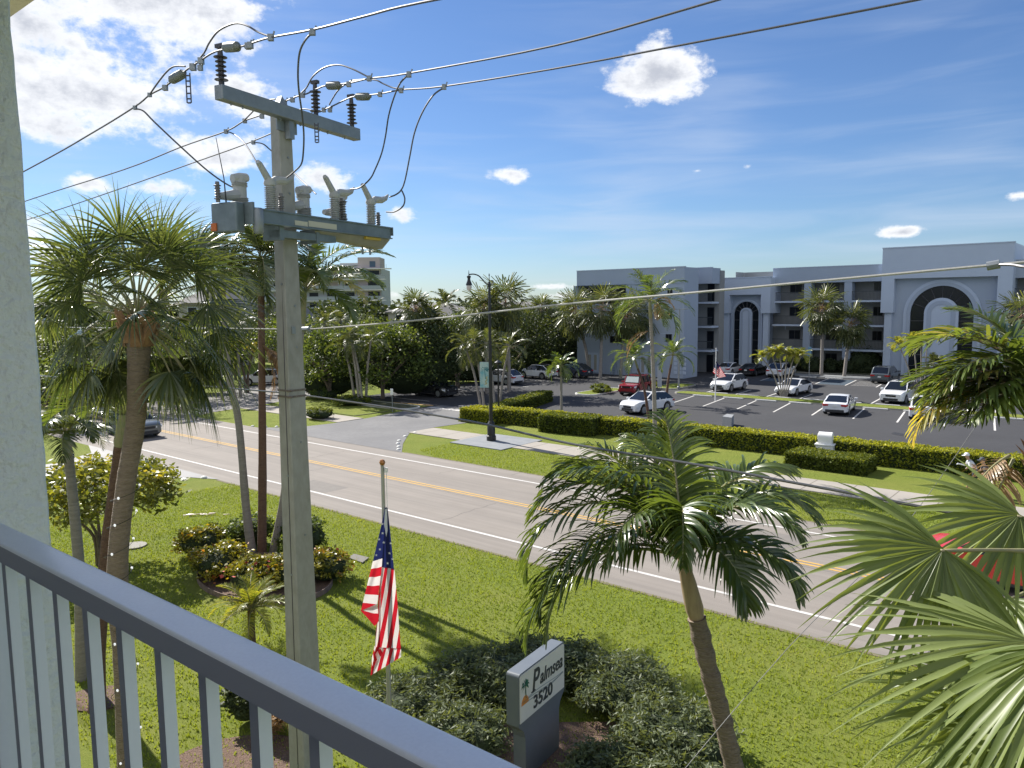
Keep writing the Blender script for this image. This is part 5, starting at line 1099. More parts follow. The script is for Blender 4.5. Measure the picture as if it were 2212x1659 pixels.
# round bed beside the pole
q=MB(); q.prism([tuple(XY(-21.1+2.6*math.cos(a),12.95+1.7*math.sin(a))) for a in np.linspace(0,6.28,33)[:-1]],0,.06); tag(q.build('mulch_bed',m_mulch),None,None,kind='structure')
q=MB(); pp=[(-21.1+2.65*math.cos(a),12.95+1.75*math.sin(a)) for a in np.linspace(0,6.28,49)[:-1]]; q.ring([tuple(XY(*p)) for p in pp],[tuple(XY(p[0]*.985-21.1*.015,p[1]*.985+12.8*.015)) for p in pp],0,.16,closed=True)
tag(q.build('bed_edging',mat('edging_brick',(.16,.11,.09),.9,noise=(9,.7,(.24,.18,.15)))),'low brick edging around the round shrub bed','edging')
B_=[('croton bush at the left end of the round bed',428,1212,.85,1.05,'croton',1900,None),('yellow-green croton bush, second from the left in the round bed',468,1262,.95,1.1,'croton',2200,None),('dark green bush behind the left bed palms',535,1192,.85,1.15,'broadlt',2000,None),
('croton bush with pink blossoms in the middle front of the round bed',548,1285,1.0,.95,'croton',2300,(pinkf,26)),('croton bush at the right front of the round bed',615,1280,.95,.95,'croton',2000,(pinkf,12)),('dark green bush right of the pole at the back of the bed',652,1205,.9,1.2,'broadlt',2200,None),('croton bush at the right rim of the round bed',700,1268,.8,.95,'croton',1500,(pinkf,6))]
for i,(lab,u,v,r_,h,m,n,fl_) in enumerate(B_): g=G(u,v-8); bush(lab,g[0],g[1]+.3,r_,r_,h,n,.13,m,60+i,'bushes in the round bed',flowers=fl_)
# olive shrubs around the sign
O_=[('olive-green shrub at the left end of the shrubs around the sign',-2.1,14.9,1.2,1.1,.85,5200),('olive-green shrub left behind the entrance sign',-.7,15.9,1.25,1.1,1.0,5600),('olive-green shrub directly behind the entrance sign',.9,16.5,1.3,1.0,1.0,5600),
('olive-green shrub right behind the entrance sign',2.3,15.6,1.2,1.3,.95,5600),('olive-green shrub at the lower right of the shrubs around the sign',3.0,13.6,1.25,1.4,.95,6000),('olive-green shrub left in front of the entrance sign',-1.1,13.9,1.1,.9,.8,4200),('olive-green shrub in front of the right side of the sign',1.7,12.6,1.0,.9,.75,4000),('olive-green shrub at the bottom edge right of the sign post',2.9,11.9,1.2,.9,.8,4200)]
for i,(lab,x,y,rx,ry,h,n) in enumerate(O_): bush(lab,x,y,rx,ry,h,n,.135,'olive',80+i,'shrubs around the entrance sign',asp=.26,nc=90)
q=MB(); q.prism([(-.4,11.0),(2.6,11.0),(2.6,14.9),(-.4,14.9)],0,.03); struct(q.build('mulch_bed',m_mulch))
# planting below the handrail
bush('dark leafy shrub seen between the balusters left of the pole base',*G(540,1560),.55,.5,1.25,1500,.12,'broad',95)
g=G(540,1640); q=MB(); q.prism([(g[0]-.9+1.9*math.cos(a)*.8+.9,g[1]+1.1*math.sin(a)-.3) for a in np.linspace(0,6.28,25)[:-1]],0,.03); struct(q.build('mulch_bed',m_mulch))
bush('reddish low plant at the foot of the utility pole',*G(625,1590),.5,.5,.7,700,.3,'dead',96,core=False,asp=.15)
g=G(215,1510); q=MB(); q.prism([(g[0]+.75*math.cos(a),g[1]+.55*math.sin(a)) for a in np.linspace(0,6.28,21)[:-1]],0,.03); struct(q.build('mulch_bed',m_mulch))
# ================================================================ APARTMENT BUILDING
Z6=lambda x,y,t: onT((2250+x/2.676)*.73733,(680+y/2.676)*.73733,t)
Z5=lambda x,y,t: onT((1600+x/2.91)*.73733,(680+y/2.91)*.73733,t)
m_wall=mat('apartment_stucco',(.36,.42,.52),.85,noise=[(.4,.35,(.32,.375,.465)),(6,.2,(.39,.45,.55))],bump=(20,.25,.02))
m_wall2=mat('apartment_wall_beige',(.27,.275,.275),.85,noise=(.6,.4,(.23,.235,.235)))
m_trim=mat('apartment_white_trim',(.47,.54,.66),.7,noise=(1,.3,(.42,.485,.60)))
m_railb=mat('balcony_railing_grey',(.05,.06,.07),.5)
m_dark=mat('recess_dark',(.045,.045,.05),.7)
m_win=mat('window_glass',(.012,.015,.02),.1,0,.25)
m_frame=mat('window_frame',(.06,.06,.065),.5)
S0,T0=-54.4,78.0
B=empty('apartment_building',(*XY(S0,T0),0),-TH,'long four-storey white apartment building with two arched entrance towers behind the parking lot','building')
class LB(MB):
    def b(s,s0,s1,t0,t1,z0,z1,mat=0): return s.box(s0-S0,s1-S0,t0-T0,t1-T0,z0,z1,mat)
def win(s0,s1,z0,z1,t,n=2,parent=None,frame=.06):
    q=LB(); q.b(s0,s1,t-.03,t+.02,z0,z1); w=q.build('window',m_frame,B)
    q=LB(); a=(s1-s0-frame*(n+1))/n
    for i in range(n): q.b(s0+frame+i*(a+frame),s0+frame+i*(a+frame)+a,t-.036,t-.031,z0+frame,z1-frame)
    q.build('pane',m_win,w)
FH=2.86
# block 1: blank end block
s1e=-39.9
oa,_=onT(1239,640,78);ob,_=onT(1352,640,78)
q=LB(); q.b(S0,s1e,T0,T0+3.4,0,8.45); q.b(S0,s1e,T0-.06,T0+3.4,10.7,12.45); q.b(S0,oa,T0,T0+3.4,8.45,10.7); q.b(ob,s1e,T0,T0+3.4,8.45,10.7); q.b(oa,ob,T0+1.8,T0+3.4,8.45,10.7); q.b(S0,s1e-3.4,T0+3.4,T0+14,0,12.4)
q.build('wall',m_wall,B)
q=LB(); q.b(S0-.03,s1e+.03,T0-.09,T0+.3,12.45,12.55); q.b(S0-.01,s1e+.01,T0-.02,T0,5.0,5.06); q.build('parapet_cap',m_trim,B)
win(oa+.6,ob-.4,8.5,10.5,T0+1.78,3)
q=LB(); 
for k in range(int((ob-oa)/.14)): q.b(oa+.07+k*.14,oa+.09+k*.14,T0+.05,T0+.07,8.5,9.4)
q.b(oa,ob,T0+.03,T0+.09,9.4,9.46); q.build('railing',m_railb,B)
for (x0,y0,x1,y1) in ((950,675,1075,740),(1035,478,1078,545),(1020,868,1072,935),(545,885,700,948)):
    a,z1_=Z5(x0,y0,78); b_,z0_=Z5(x1,y1,78); win(a,b_,z0_,z1_,T0,2)
for (x0,x1) in ((350,445),(738,790),(800,905)):
    a,z1_=Z5(x0,1050,78); b_,z0_=Z5(x1,1200,78); q=LB(); q.b(a,b_,T0-.05,T0+.02,.15,2.55); d_=q.build('french_door',m_trim,B)
    q=LB(); w_=(b_-a)/2
    for i in range(2): q.b(a+w_*i+.22,a+w_*(i+1)-.22,T0-.06,T0-.051,.45,2.3)
    q.build('pane',mat('door_glass',(.34,.33,.30),.2) if i==9 else MT.setdefault('dg',mat('door_glass',(.34,.33,.30),.2)),d_)
a,_z=Z5(1080,1100,78); q=LB()
for i in range(4):
    for j in range(3): q.b(a+.15+j*.55,a+.55+j*.55,T0-.05,T0-.01,.5+i*.5,.85+i*.5)
q.build('screen_block_panel',m_trim,B)
# body behind / between
tb_=92.0
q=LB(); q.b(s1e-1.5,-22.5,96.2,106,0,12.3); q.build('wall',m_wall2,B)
def bays(s0,s1,t,cols,wins,top=12.55):
    q=LB()
    for k in range(1,4): q.b(s0,s1,t,t+1.9,FH*k-.22,FH*k)
    q.build('balcony_slab',m_trim,B)
    q=LB(); q.b(s0,s1,t-.10,t+2.2,10.72,top); q.build('fascia',m_wall,B)
    q=LB(); q.b(s0,s1,t-.14,t+.2,top,top+.09); q.build('parapet_cap',m_trim,B)
    for c in cols:
        q=LB(); q.b(c-.42,c+.42,t-.05,t+1.2,0,10.72); q.build('column',m_wall,B)
    ed=[s0]+list(cols)+[s1]
    for k in range(1,4):
        for a,b_ in zip(ed[:-1],ed[1:]):
            q=LB(); a2=a+(.42 if a!=s0 else 0); b2=b_-(.42 if b_!=s1 else 0)
            for i in range(int((b2-a2)/.15)): q.b(a2+.07+i*.15,a2+.095+i*.15,t+.1,t+.125,FH*k+.05,FH*k+1.0)
            q.b(a2,b2,t+.08,t+.15,FH*k+1.0,FH*k+1.07); q.b(a2,b2,t+.08,t+.14,FH*k+.03,FH*k+.07); q.build('railing',m_railb,B)
    for k in range(0,4):
        for (a,b_,h0,h1) in wins: win(a,b_,FH*k+h0,FH*k+h1,96.17,2)
sC0=onT(1508,700,90.5)[0]; sC1=onT(1560,700,90.5)[0]
SC=1

# tower function
def arch(c,r,z0,zs,n=28): return [(c+r,z0)]+[(c+r*math.cos(a),zs+r*math.sin(a)) for a in np.linspace(0,math.pi,n)]+[(c-r,z0)]
def tower(s0,s1,tf,ztop,zlint,zleg,leg,c,rs_,zt,dep=4.5):
    """rs_: radii outer band, opening, inner panel, inset; zt: top of each"""
    loc=lambda P:[(a-S0,b_) for a,b_ in P]
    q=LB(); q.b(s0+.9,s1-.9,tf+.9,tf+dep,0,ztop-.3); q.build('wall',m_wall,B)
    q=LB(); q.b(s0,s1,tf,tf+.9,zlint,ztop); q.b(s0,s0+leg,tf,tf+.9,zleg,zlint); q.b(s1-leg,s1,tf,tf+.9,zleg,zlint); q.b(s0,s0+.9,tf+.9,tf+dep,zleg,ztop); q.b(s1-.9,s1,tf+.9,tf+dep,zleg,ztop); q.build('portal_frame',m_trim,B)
    q=LB(); q.b(s0-.05,s1+.05,tf-.05,tf+.4,ztop,ztop+.12); q.build('parapet_cap',m_trim,B)
    for sx in (s0+leg*.55,s1-leg*.55-.0):
        q=LB(); q.b(sx-leg*.28,sx+leg*.28,tf+.35,tf+.9,0,zleg); q.build('pilaster',m_trim,B)
    q=LB()
    q.prism(loc(arch(c,rs_[1],0.1,zt[1]-rs_[1])),tf+.84-T0,tf+.90-T0,plane='xz'); g_=q.build('arched_window',m_win,B)
    q=LB(); r=rs_[1]; zs=zt[1]-r
    for a in np.linspace(0,math.pi,9)[1:-1]:
        q.tube([(c-S0+rs_[2]*.8*math.cos(a),tf+.82-T0,zs+rs_[2]*.8*math.sin(a)),(c-S0+r*math.cos(a),tf+.82-T0,zs+r*math.sin(a))],.05,4)
    for z in np.arange(1.2,zs+.1,1.25): q.b(c-r,c+r,tf+.80,tf+.84,z,z+.07)
    q.build('mullions',m_frame,g_)
    def band(ro,ri,zo,zi,t0,t1,m,nm): 
        q=LB(); q.ring(loc(arch(c,ro,0,zo-ro)),loc(arch(c,ri,0,zi-ri)),t0-T0,t1-T0,plane='xz'); q.build(nm,m,B)
    band(rs_[0],(rs_[0]+rs_[1])/2,zt[0],(zt[0]+zt[1])/2,tf+.72,tf+.9,m_trim,'arch_moulding'); band((rs_[0]+rs_[1])/2+.03,rs_[1],(zt[0]+zt[1])/2+.03,zt[1],tf+.62,tf+.9,m_wall,'arch_moulding')
    q=LB(); q.prism(loc(arch(c,rs_[2],0,zt[2]-rs_[2])),tf+.50-T0,tf+.84-T0,plane='xz'); q.build('arch_panel',m_trim,B)
    band((rs_[2]*.6+rs_[3]*.4),rs_[3],(zt[2]*.6+zt[3]*.4),zt[3],tf+.44,tf+.52,m_wall,'panel_moulding')
tf=92.6
s0=Z5(1490,500,tf)[0]; s1=Z5(1912,500,tf)[0]; zt=[Z5(1700,y,tf+.8)[1] for y in (575,592,645,668)]; c=(Z5(1602,900,tf+.8)[0]+Z5(1812,900,tf+.8)[0])/2
rr=[(Z5(b_,900,tf+.8)[0]-Z5(a,900,tf+.8)[0])/2 for a,b_ in ((1570,1836),(1602,1812),(1655,1756),(1680,1728))]
tower(s0,s1,tf,(Z5(1490,397,tf)[1]+Z5(1912,386,tf)[1])/2,(Z5(1560,538,tf)[1]+Z5(1835,530,tf)[1])/2,(Z5(1490,692,tf)[1]+Z5(1912,692,tf)[1])/2,Z5(1562,600,tf)[0]-s0,c,rr,zt,3.5)
T1=(s0,s1)
sC0=onT(1505,700,84.6)[0]; sR=onT(1553,700,86.6)[0]
bays(sC0-1.0,sR,84.6,[],[])
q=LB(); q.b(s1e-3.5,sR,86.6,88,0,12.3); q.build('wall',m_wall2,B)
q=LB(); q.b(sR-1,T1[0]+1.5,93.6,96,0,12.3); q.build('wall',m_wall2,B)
for k in range(4): win(sR-1.5,sR-.6,FH*k+.05,FH*k+2.2,86.57,1)
tf2=93.5
s0=Z6(890,400,tf2)[0]; s1=Z6(1918,400,tf2)[0]; zt=[Z6(x,y,tf2+.8)[1] for x,y in ((1375,370),(1370,420),(1368,515),(1365,568))]; c=(Z6(1118,620,tf2+.8)[0]+Z6(1617,620,tf2+.8)[0])/2
rr=[(Z6(b_,620,tf2+.8)[0]-Z6(a,620,tf2+.8)[0])/2 for a,b_ in ((1062,1676),(1118,1617),(1232,1502),(1285,1440))]
tower(s0,s1,tf2,(Z6(893,130,tf2)[1]+Z6(1922,82,tf2)[1])/2,(Z6(990,365,tf2)[1]+Z6(1775,345,tf2)[1])/2,(Z6(890,635,tf2)[1]+Z6(1900,628,tf2)[1])/2,Z6(985,500,tf2)[0]-s0,c,rr,zt,8)
T2=(s0,s1)
tbd=95.1
cols=[Z6(325,700,tbd)[0],Z6(638,700,tbd)[0]]
wn=[]
for (a,b_,h0,h1) in ((172,262,.95,2.1),(462,556,.9,2.2),(828,905,1.0,2.1)): wn.append((onT((2250+a/2.676)*.73733,650,96.2)[0],onT((2250+b_/2.676)*.73733,650,96.2)[0],h0,h1))
bays(T1[1]-.3,T2[0]+1,tbd-.9,cols,wn)
q=LB(); q.b(T2[1]-1,T2[1]+16,97.3,110,0,12.4); q.build('wall',m_wall2,B)
bays(T2[1]-.5,T2[1]+16,95.2,[T2[1]+3.2,T2[1]+7.5],[])
q=LB(); q.b(T1[1]+.6,T1[1]+.7,tbd+1.05,tbd+1.07,5,5.5); q.build('wall_lamp',m_trim,B)
# ladder against the wall
a,_=Z5(560,1150,77.6); ld=empty('step_ladder',(*XY(a+.5,77.3),0),-TH,'blue step ladder standing against the white apartment wall','ladder')
q=MB()
for sx in (-.25,.25): q.tube([(sx*1.2,-.35,0),(sx*.7,0,2.0)],.025,5); q.tube([(sx*1.2,.4,0),(sx*.7,.02,2.0)],.02,5)
for k in range(6): z=.3+k*.3; f=1-z/2; q.tube([(-.2-.06*f,-.35*f,z),(.2+.06*f,-.35*f,z)],.02,5)
q.build('ladder_frame',mat('ladder_blue',(.05,.12,.2),.5),ld)
# ---- distant tower block and houses
Yc=215; xr=at(848,600,Yc)[0]; xl=at(425,600,Yc)[0]
tw=empty('tower_block',(xl,Yc,0),R(0),'distant pale tower block with stacked balconies left of the street lamp','building')
Wd=xr-xl; zt_=at(780,560,Yc)[2]; q=MB(); q.box(0,Wd-3.2,0,16,0,zt_-2.6); q.box(Wd-15,Wd-6,2,12,0,zt_-.9); q.build('wall',mat('tower_wall',(.44,.45,.46),.85,noise=(.15,.4,(.38,.39,.4))),tw)
q=MB(); q.box(Wd-9.5,Wd-3.4,-.5,8,0,zt_+.5); q.build('stair_tower',MT.setdefault('tws',mat('tower_pink',(.42,.36,.37),.85)),tw)
q=MB()
nf=8
for k in range(nf): z=zt_-2.6-2.9*k; q.box(-1,Wd-(.2 if k==0 else 1.8),-2.0,0,z-.25,z)
q.build('balcony_slab',mat('slab_white',(.62,.63,.64),.7),tw)
q=MB()
for k in range(1,nf):
    z=zt_-2.6-2.9*k
    for i in range(int(Wd/.9)): q.box(-1+i*.9,-1+i*.9+.09,-1.98,-1.94,z,z+1.05)
    q.box(-1,Wd-1.8,-2,-1.92,z+1.0,z+1.1)
    q.box(-1,Wd-1.8,-1.95,-1.93,z+.1,z+1.0)
for i in range(int(Wd/1.1)): q.box(i*1.1,i*1.1+.08,.2,.25,zt_-2.6,zt_-1.4)
q.box(0,Wd-9,.2,.25,zt_-1.45,zt_-1.35)
q.build('railing',mat('far_rail',(.30,.34,.38),.5),tw)
rs=np.random.RandomState(3)
for k in range(1,nf):
    z=zt_-2.6-2.9*k
    for i in range(9):
        x=1.5+i*(Wd-10)/9; q=MB(); q.box(x,x+2.2+rs.rand(),-.03,.01,z+.1,z+2.2); q.build('window',m_win if rs.rand()<.55 else MT.setdefault('shut',mat('shutter_tan',(.40,.33,.27),.7)),tw)
    q=MB(); q.box(Wd-6.8,Wd-3.6,-.56,-.51,z+.2,z+2.3); q.build('window',m_win,tw)
q=MB(); q.box(Wd-6.2,Wd-4.6,-.56,-.51,zt_-2.2,zt_-.6); q.build('window',MT.setdefault('bw',mat('window_blue',(.05,.09,.15),.3)),tw)
m_roof=mat('roof_grey',(.16,.155,.15),.9,noise=(.6,.4,(.22,.21,.2))); m_hw=mat('house_wall',(.34,.33,.31),.9,noise=(.4,.3,(.29,.28,.27)))
def house(lab,u0,u1,vr,ve,Y,dep=10,gable=False):
    x0=at(u0,650,Y)[0]; x1=at(u1,650,Y)[0]; ze=at((u0+u1)/2,ve,Y)[2]; zr=at((u0+u1)/2,vr,Y+dep/2)[2]; e=empty('house',(x0,Y,0),0,lab,'house'); w=x1-x0
    q=MB(); q.box(0,w,0,dep,0,ze)
    if gable: q.prism([(0,ze),(w,ze),(w/2,zr)],0.0,dep,plane='xz')
    q.build('wall',m_hw,e); q=MB(); o=.5
    if gable:
        V=[(-o,-o,ze-.2),(w/2,-o,zr+.1),(w+o,-o,ze-.2),(-o,dep,ze-.2),(w/2,dep,zr+.1),(w+o,dep,ze-.2)]
        q.add(V+[(a,b_,c-.2) for a,b_,c in V],[(0,1,4,3),(1,2,5,4),(0,6,7,1),(1,7,8,2),(6,9,10,7),(7,10,11,8),(0,3,9,6),(2,8,11,5)])
    else:
        i_=min(w*.3,dep/2); q.add([(-o,-o,ze),(w+o,-o,ze),(w+o,dep+o,ze),(-o,dep+o,ze),(i_,dep/2,zr),(w-i_,dep/2,zr),(-o,-o,ze-.25),(w+o,-o,ze-.25),(w+o,dep+o,ze-.25),(-o,dep+o,ze-.25)],[(0,1,5,4),(1,2,5),(2,3,4,5),(3,0,4),(6,7,1,0),(7,8,2,1),(8,9,3,2),(9,6,0,3),(9,8,7,6)])
    q.build('roof',m_roof,e)
    for k in range(max(1,int(w/4))): 
        q=MB(); x=1.2+k*4; 
        if x+1.2<w: q.box(x,x+1.3,-.04,.01,ze-1.6,ze-.5); f_=q.build('window',m_trim,e); q=MB(); q.box(x+.08,x+1.22,-.05,-.041,ze-1.52,ze-.58); q.build('pane',m_win,f_)
    return e
house('gabled grey house just right of the utility pole behind the trees',655,725,690,760,112,14,True)
house('grey-roofed house with a pale gable end left of the utility pole',560,640,655,705,118,14,True)
house('house with low grey roof behind the big cabbage palm crown',385,480,622,655,104,12)
house('long low grey roof behind the trees right of the tower block',838,1010,655,672,128,16)
house('low grey-roofed house with dark windows behind the sabal trunks',870,1000,664,712,108,10)
house('low roof between the street lamp and the white apartment building',1010,1215,652,668,150,14)
house('far flat roof behind the low trees near the middle of the horizon',1120,1225,657,668,185,14)
# distant woods: masses
def wood(lab,u0,u1,Y,h,n,leaf,seed,m='broad'):
    x0,x1=at(u0,650,Y)[0],at(u1,650,Y)[0]; rs=np.random.RandomState(seed); k=int((x1-x0)/5); c=np.c_[rs.uniform(x0,x1,k),Y+rs.rand(k)*14,h*(.75+.3*rs.rand(k))]
    i=rs.randint(k,size=n); p=c[i]+rs.randn(n,3)*np.array([2.2,2.2,1.0]); p[:,2]-=np.abs(rs.randn(n))*h*.3; p[:,2]=np.maximum(p[:,2],.2); q=MB(); q.leaves(p,leaf,np.clip(rs.rand(k)[i]*.6+rs.rand(n)*.4,0,1),asp=.7); 
    tag(q.build('distant_wood',MT[m]),lab,'trees',kind='stuff')
wood('dark treeline on the horizon behind the roofs',60,1300,240,9.6,16000,1.3,5)
wood('row of trees behind the houses across the road',60,1250,135,8.2,20000,.8,6,'broad')
wood('trees behind the right end of the apartment building',2150,2500,140,8,3000,.9,7)
# ================================================================ CARS
def carmat(n,c,r=.25,m=0,coat=.6): return mat(n,c,r,m,.5,coat=coat)
CM={'white':carmat('car_white',(.72,.73,.75)),'silver':carmat('car_silver',(.30,.32,.35),.3,.6),'black':carmat('car_black',(.012,.013,.016)),'grey':carmat('car_grey',(.13,.15,.16),.3,.5),'red':carmat('car_red',(.24,.015,.018)),'bright':carmat('car_bright_red',(.55,.03,.02)),'blue':carmat('car_dark_blue',(.02,.03,.05))}
def make_car(kind,col,lab,grp=None,open_=False):
    D=dict(suv=(4.75,1.94,1.74,.38),sedan=(4.75,1.84,1.43,.345),jeep=(4.1,1.78,1.78,.38),cross=(4.6,1.90,1.64,.375))[kind]; L,Wc,H_,R_=D; hl=L/2; hw=Wc/2
    e=empty('parked_car' if 'driv' not in lab else 'passing_car',(0,0,0),0,lab,'car',grp)
    belt=dict(suv=1.06,sedan=.93,jeep=1.08,cross=1.02)[kind]; hood=dict(suv=1.08,sedan=.90,jeep=1.06,cross=1.04)[kind]; nose=dict(suv=.84,sedan=.62,jeep=.93,cross=.74)[kind]
    xc=dict(suv=1.22,sedan=1.15,jeep=.78,cross=1.25)[kind]; xr0=dict(suv=.42,sedan=.18,jeep=.45,cross=.32)[kind]; xr1=dict(suv=-1.75,sedan=-.95,jeep=-1.75,cross=-1.35)[kind]; xb=dict(suv=-2.22,sedan=-1.98,jeep=-1.98,cross=-2.17)[kind]
    xw=[hl-.92,-hl+.98] if kind!='jeep' else [hl-.75,-hl+.85]
    ra=R_+.075
    xs=set([hl,hl-.04,hl-.1,hl-.2,hl-.34,(xr0*2+xr1)/3,(xr0+2*xr1)/3,(xc+xr0)/2,(xr1+xb)/2,xc,xr0,xr1,xb,-hl+.03,-hl+.10,(xc+hl)/2,(xr0+xr1)/2,xr1-.02 if 0 else xr1])
    for w in xw:
        for a in np.linspace(0,math.pi,8): xs.add(w+ra*math.cos(a))
    xs=sorted(xs); deckz=dict(suv=belt,sedan=.98,jeep=belt,cross=belt)[kind]
    def top(x):
        if x>=xc: f=(x-xc)/(hl-xc); return hood-.05*f-(hood-.05-nose)*f**5
        if x>=xr0: f=(xc-x)/(xc-xr0); return hood+(H_-.04-hood)*f
        if x>=xr1: f=(xr0-x)/(xr0-xr1); return H_-.05+.05*math.sin(math.pi*(f*.85+.15))-.02*f
        if x>=xb: f=(xr1-x)/(xr1-xb); return (H_-.07)+(deckz-(H_-.07))*f
        f=(xb-x)/(xb+hl); return deckz-.10*f
    def wid(x):
        f=abs(x)/hl; return hw*(1-(.16 if x>0 else .10)*max(0,(f-.70)/.30)**2.2)
    V=[];ring=9
    for x in xs:
        zb=.24+.06*max(0,(abs(x)/hl-.85)/.15)
        for w in xw:
            if abs(x-w)<=ra+1e-6: zb=max(zb,R_+math.sqrt(max(0,ra*ra-(x-w)**2)))
        w=wid(x); zt=top(x); cab=xb<x<xc; bt=min(belt,zt-.02) if not cab else belt+(.06 if x<0 else 0)*0
        tw_=w*(.78 if kind!='jeep' else .86); f=0
        if cab: f=(zt-belt)/(H_-belt); f=max(0,min(1,f)); wr=w*.95+(tw_-w*.95)*f; p5=(wr,zt-.05*f-.0); p6=(wr*.88 if f>.3 else wr*.93,zt)
        else: bt=zt-.06; p5=(w*.93,zt-.02); p6=(w*.80,zt)
        zm=max(.58*bt,min(zb+.04,bt-.06))
        for y,z in ((0,zb),(w*.9,zb),(w*.985,zb+.05),(w,zm),(w*.965,bt),p5,p6,(p6[0]*.5,p6[1]+.012),(0,p6[1]+.018)): V.append((x,y,z))
    n=len(xs); body=MB(); Fb=[];Fs=[];Fw=[];Fr=[]; WS=MB(); RW=MB(); SW=[]
    V=np.array(V); Vm=V.copy(); Vm[:,1]*=-1
    for i in range(n-1):
        xm=(xs[i]+xs[i+1])/2
        for j in range(ring-1):
            a=i*ring+j; f=(a,a+1,a+ring+1,a+ring); g=False
            if j==4 and xb+.02<xm<xc: Fs.append(f)
            elif j in (6,7) and xr0<xm<xc: Fw.append(f)
            elif j in (6,7) and xb<xm<xr1: Fr.append(f)
            else: Fb.append(f)
    for Vx,flip in ((V,False),(Vm,True)):
        fb,fs_,fw,fr=[np.array(a)[:,::-1] if not flip else np.array(a) for a in (Fb,Fs,Fw,Fr)]
        body.add(Vx,fb); WS.add(Vx,fw); RW.add(Vx,fr); q=MB(); q.add(Vx,fs_); SW.append(q)
    # end caps
    for i,fl_ in ((0,False),(n-1,True)):
        ringv=[V[i*ring+j] for j in range(ring)]+[Vm[i*ring+j] for j in range(ring-2,0,-1)]
        body.add(ringv,[tuple(range(len(ringv)))[::-1 if fl_ else 1]])
    bo=body.build('body',CM[col],e,True,ang=32)
    for q,nm in ((WS,'windscreen'),(RW,'rear_window'),(SW[0],'side_window'),(SW[1],'side_window')): q.build(nm,MT['glass'],e,True,ang=40)
    # pillars over the side glass
    q=MB()
    for sx in (-1,1):
        for xp,wd in (((xr0+xr1)/2+.05,.05),)+(((xr1+.15),.06),)*(kind!='sedan'):
            y0=wid(xp)*.968; y1=wid(xp)*(.765 if kind!='jeep' else .865); z1_=top(xp)-.05
            q.add([(xp-wd,sx*y0,belt),(xp+wd,sx*y0,belt),(xp+wd*.8,sx*(y1+.008),z1_),(xp-wd*.8,sx*(y1+.008),z1_)],[(0,1,2,3)])
    q.build('pillars',CM[col] if kind!='sedan' else MT['black'],e)
    # under body
    q=MB(); q.box(-hl+.15,hl-.15,-hw*.80,hw*.80,.22,.55); q.build('underbody',MT['bplastic'],e)
    for w in xw:
        for sy in (-1,1):
            q=MB(); P=[(R_*.62,-.11),(R_*.93,-.115),(R_,-.08),(R_,.08),(R_*.93,.115),(R_*.62,.11)]
            q.lathe(P,k=20,ax='y'); o=q.build('wheel',MT['tyre'],e,True); o.location=(w,sy*(hw-.13),R_)
            q=MB(); q.lathe([(.001,.02),(.06,.025),(.07,-.0),(R_*.66,.01),(R_*.68,.03)],k=20,ax='y'); 
            for k in range(5):
                a=k*2*math.pi/5; q.add([(.05*math.cos(a-.6),.035,.05*math.sin(a-.6)),(R_*.62*math.cos(a-.16),.03,R_*.62*math.sin(a-.16)),(R_*.62*math.cos(a+.16),.03,R_*.62*math.sin(a+.16)),(.05*math.cos(a+.6),.035,.05*math.sin(a+.6))],[(0,1,2,3)])
            r_=q.build('rim',MT['rim'],o); r_.scale=(1,sy,1); r_.location=(0,sy*.09,0)
    yb=wid(hl-.1)
    # front: headlights, grille, bumper intake, plate
    for sy in (-1,1):
        q=MB(); zz=nose-.06; q.add([(hl-.02,sy*yb*.52,zz-.02),(hl-.02,sy*yb*.52,zz-.15),(hl-.36,sy*(hw*.985),zz-.09),(hl-.40,sy*(hw*.98),zz+.06),(hl-.13,sy*yb*.55,zz+.045),(hl+.012,sy*yb*.58,zz-.01),(hl+.012,sy*yb*.58,zz-.13),(hl-.12,sy*(hw*.965),zz-.13),(hl-.14,sy*(hw*.965),zz+.01)],[(5,6,7,8),(8,7,2,3),(4,5,8,3),(0,1,6,5)])
        q.build('headlight',MT['lightglass'],e)
        q=MB(); x=-hl; zt_=.86 if kind!='sedan' else .80
        q.add([(x-.012,sy*wid(x)*.98,zt_+.06),(x-.012,sy*wid(x)*.98,zt_-.1),(x-.012,sy*wid(x)*.55,zt_-.06),(x-.012,sy*wid(x)*.52,zt_+.05),(x+.28,sy*(wid(x+.28)+.004),zt_+.08),(x+.30,sy*(wid(x+.3)+.004),zt_-.05)],[(0,1,2,3),(0,4,5,1),(3,0,4)] ); q.build('tail_light',MT['red'],e)
        q=MB(); q.bbox(xc-.30,xc-.12,sy*hw if sy>0 else sy*hw-.22,sy*hw+.22 if sy>0 else sy*hw,belt-.02,belt+.15,.03); q.build('mirror',CM[col],e,True)
        if kind!='sedan': q=MB(); q.tube([(xr0-.1,sy*hw*.70,H_-.04),(xr0-.2,sy*hw*.70,H_+.02),(xr1+.15,sy*hw*.70,H_+.0),(xr1+.05,sy*hw*.70,H_-.07)],.018,5); q.build('roof_rail',MT['black'] if kind!='suv' else MT['chrome'],e)
        q=MB(); q.box(-.9,1.0,sy*(hw-.012)-.01,sy*(hw-.012)+.012,.27,.36); 
        q.build('side_sill',MT['bplastic'],e)
        for k,xd in enumerate((.05,-.95)):
            q=MB(); q.box(xd-.1,xd+.08,sy*(hw*.985)-.012,sy*(hw*.985)+.022,belt-.16,belt-.13); q.build('door_handle',CM[col],e)
    q=MB(); q.box(hl-.04,hl+.014,-yb*.46,yb*.46,nose-.22,nose-.07); q.build('grille',MT['black'],e)
    q=MB(); q.box(hl-.05,hl+.010,-yb*.66,yb*.66,.34,.50); q.box(hl-.05,hl+.018,-yb*.80,yb*.80,.27,.33); q.build('lower_intake',MT['bplastic'],e)
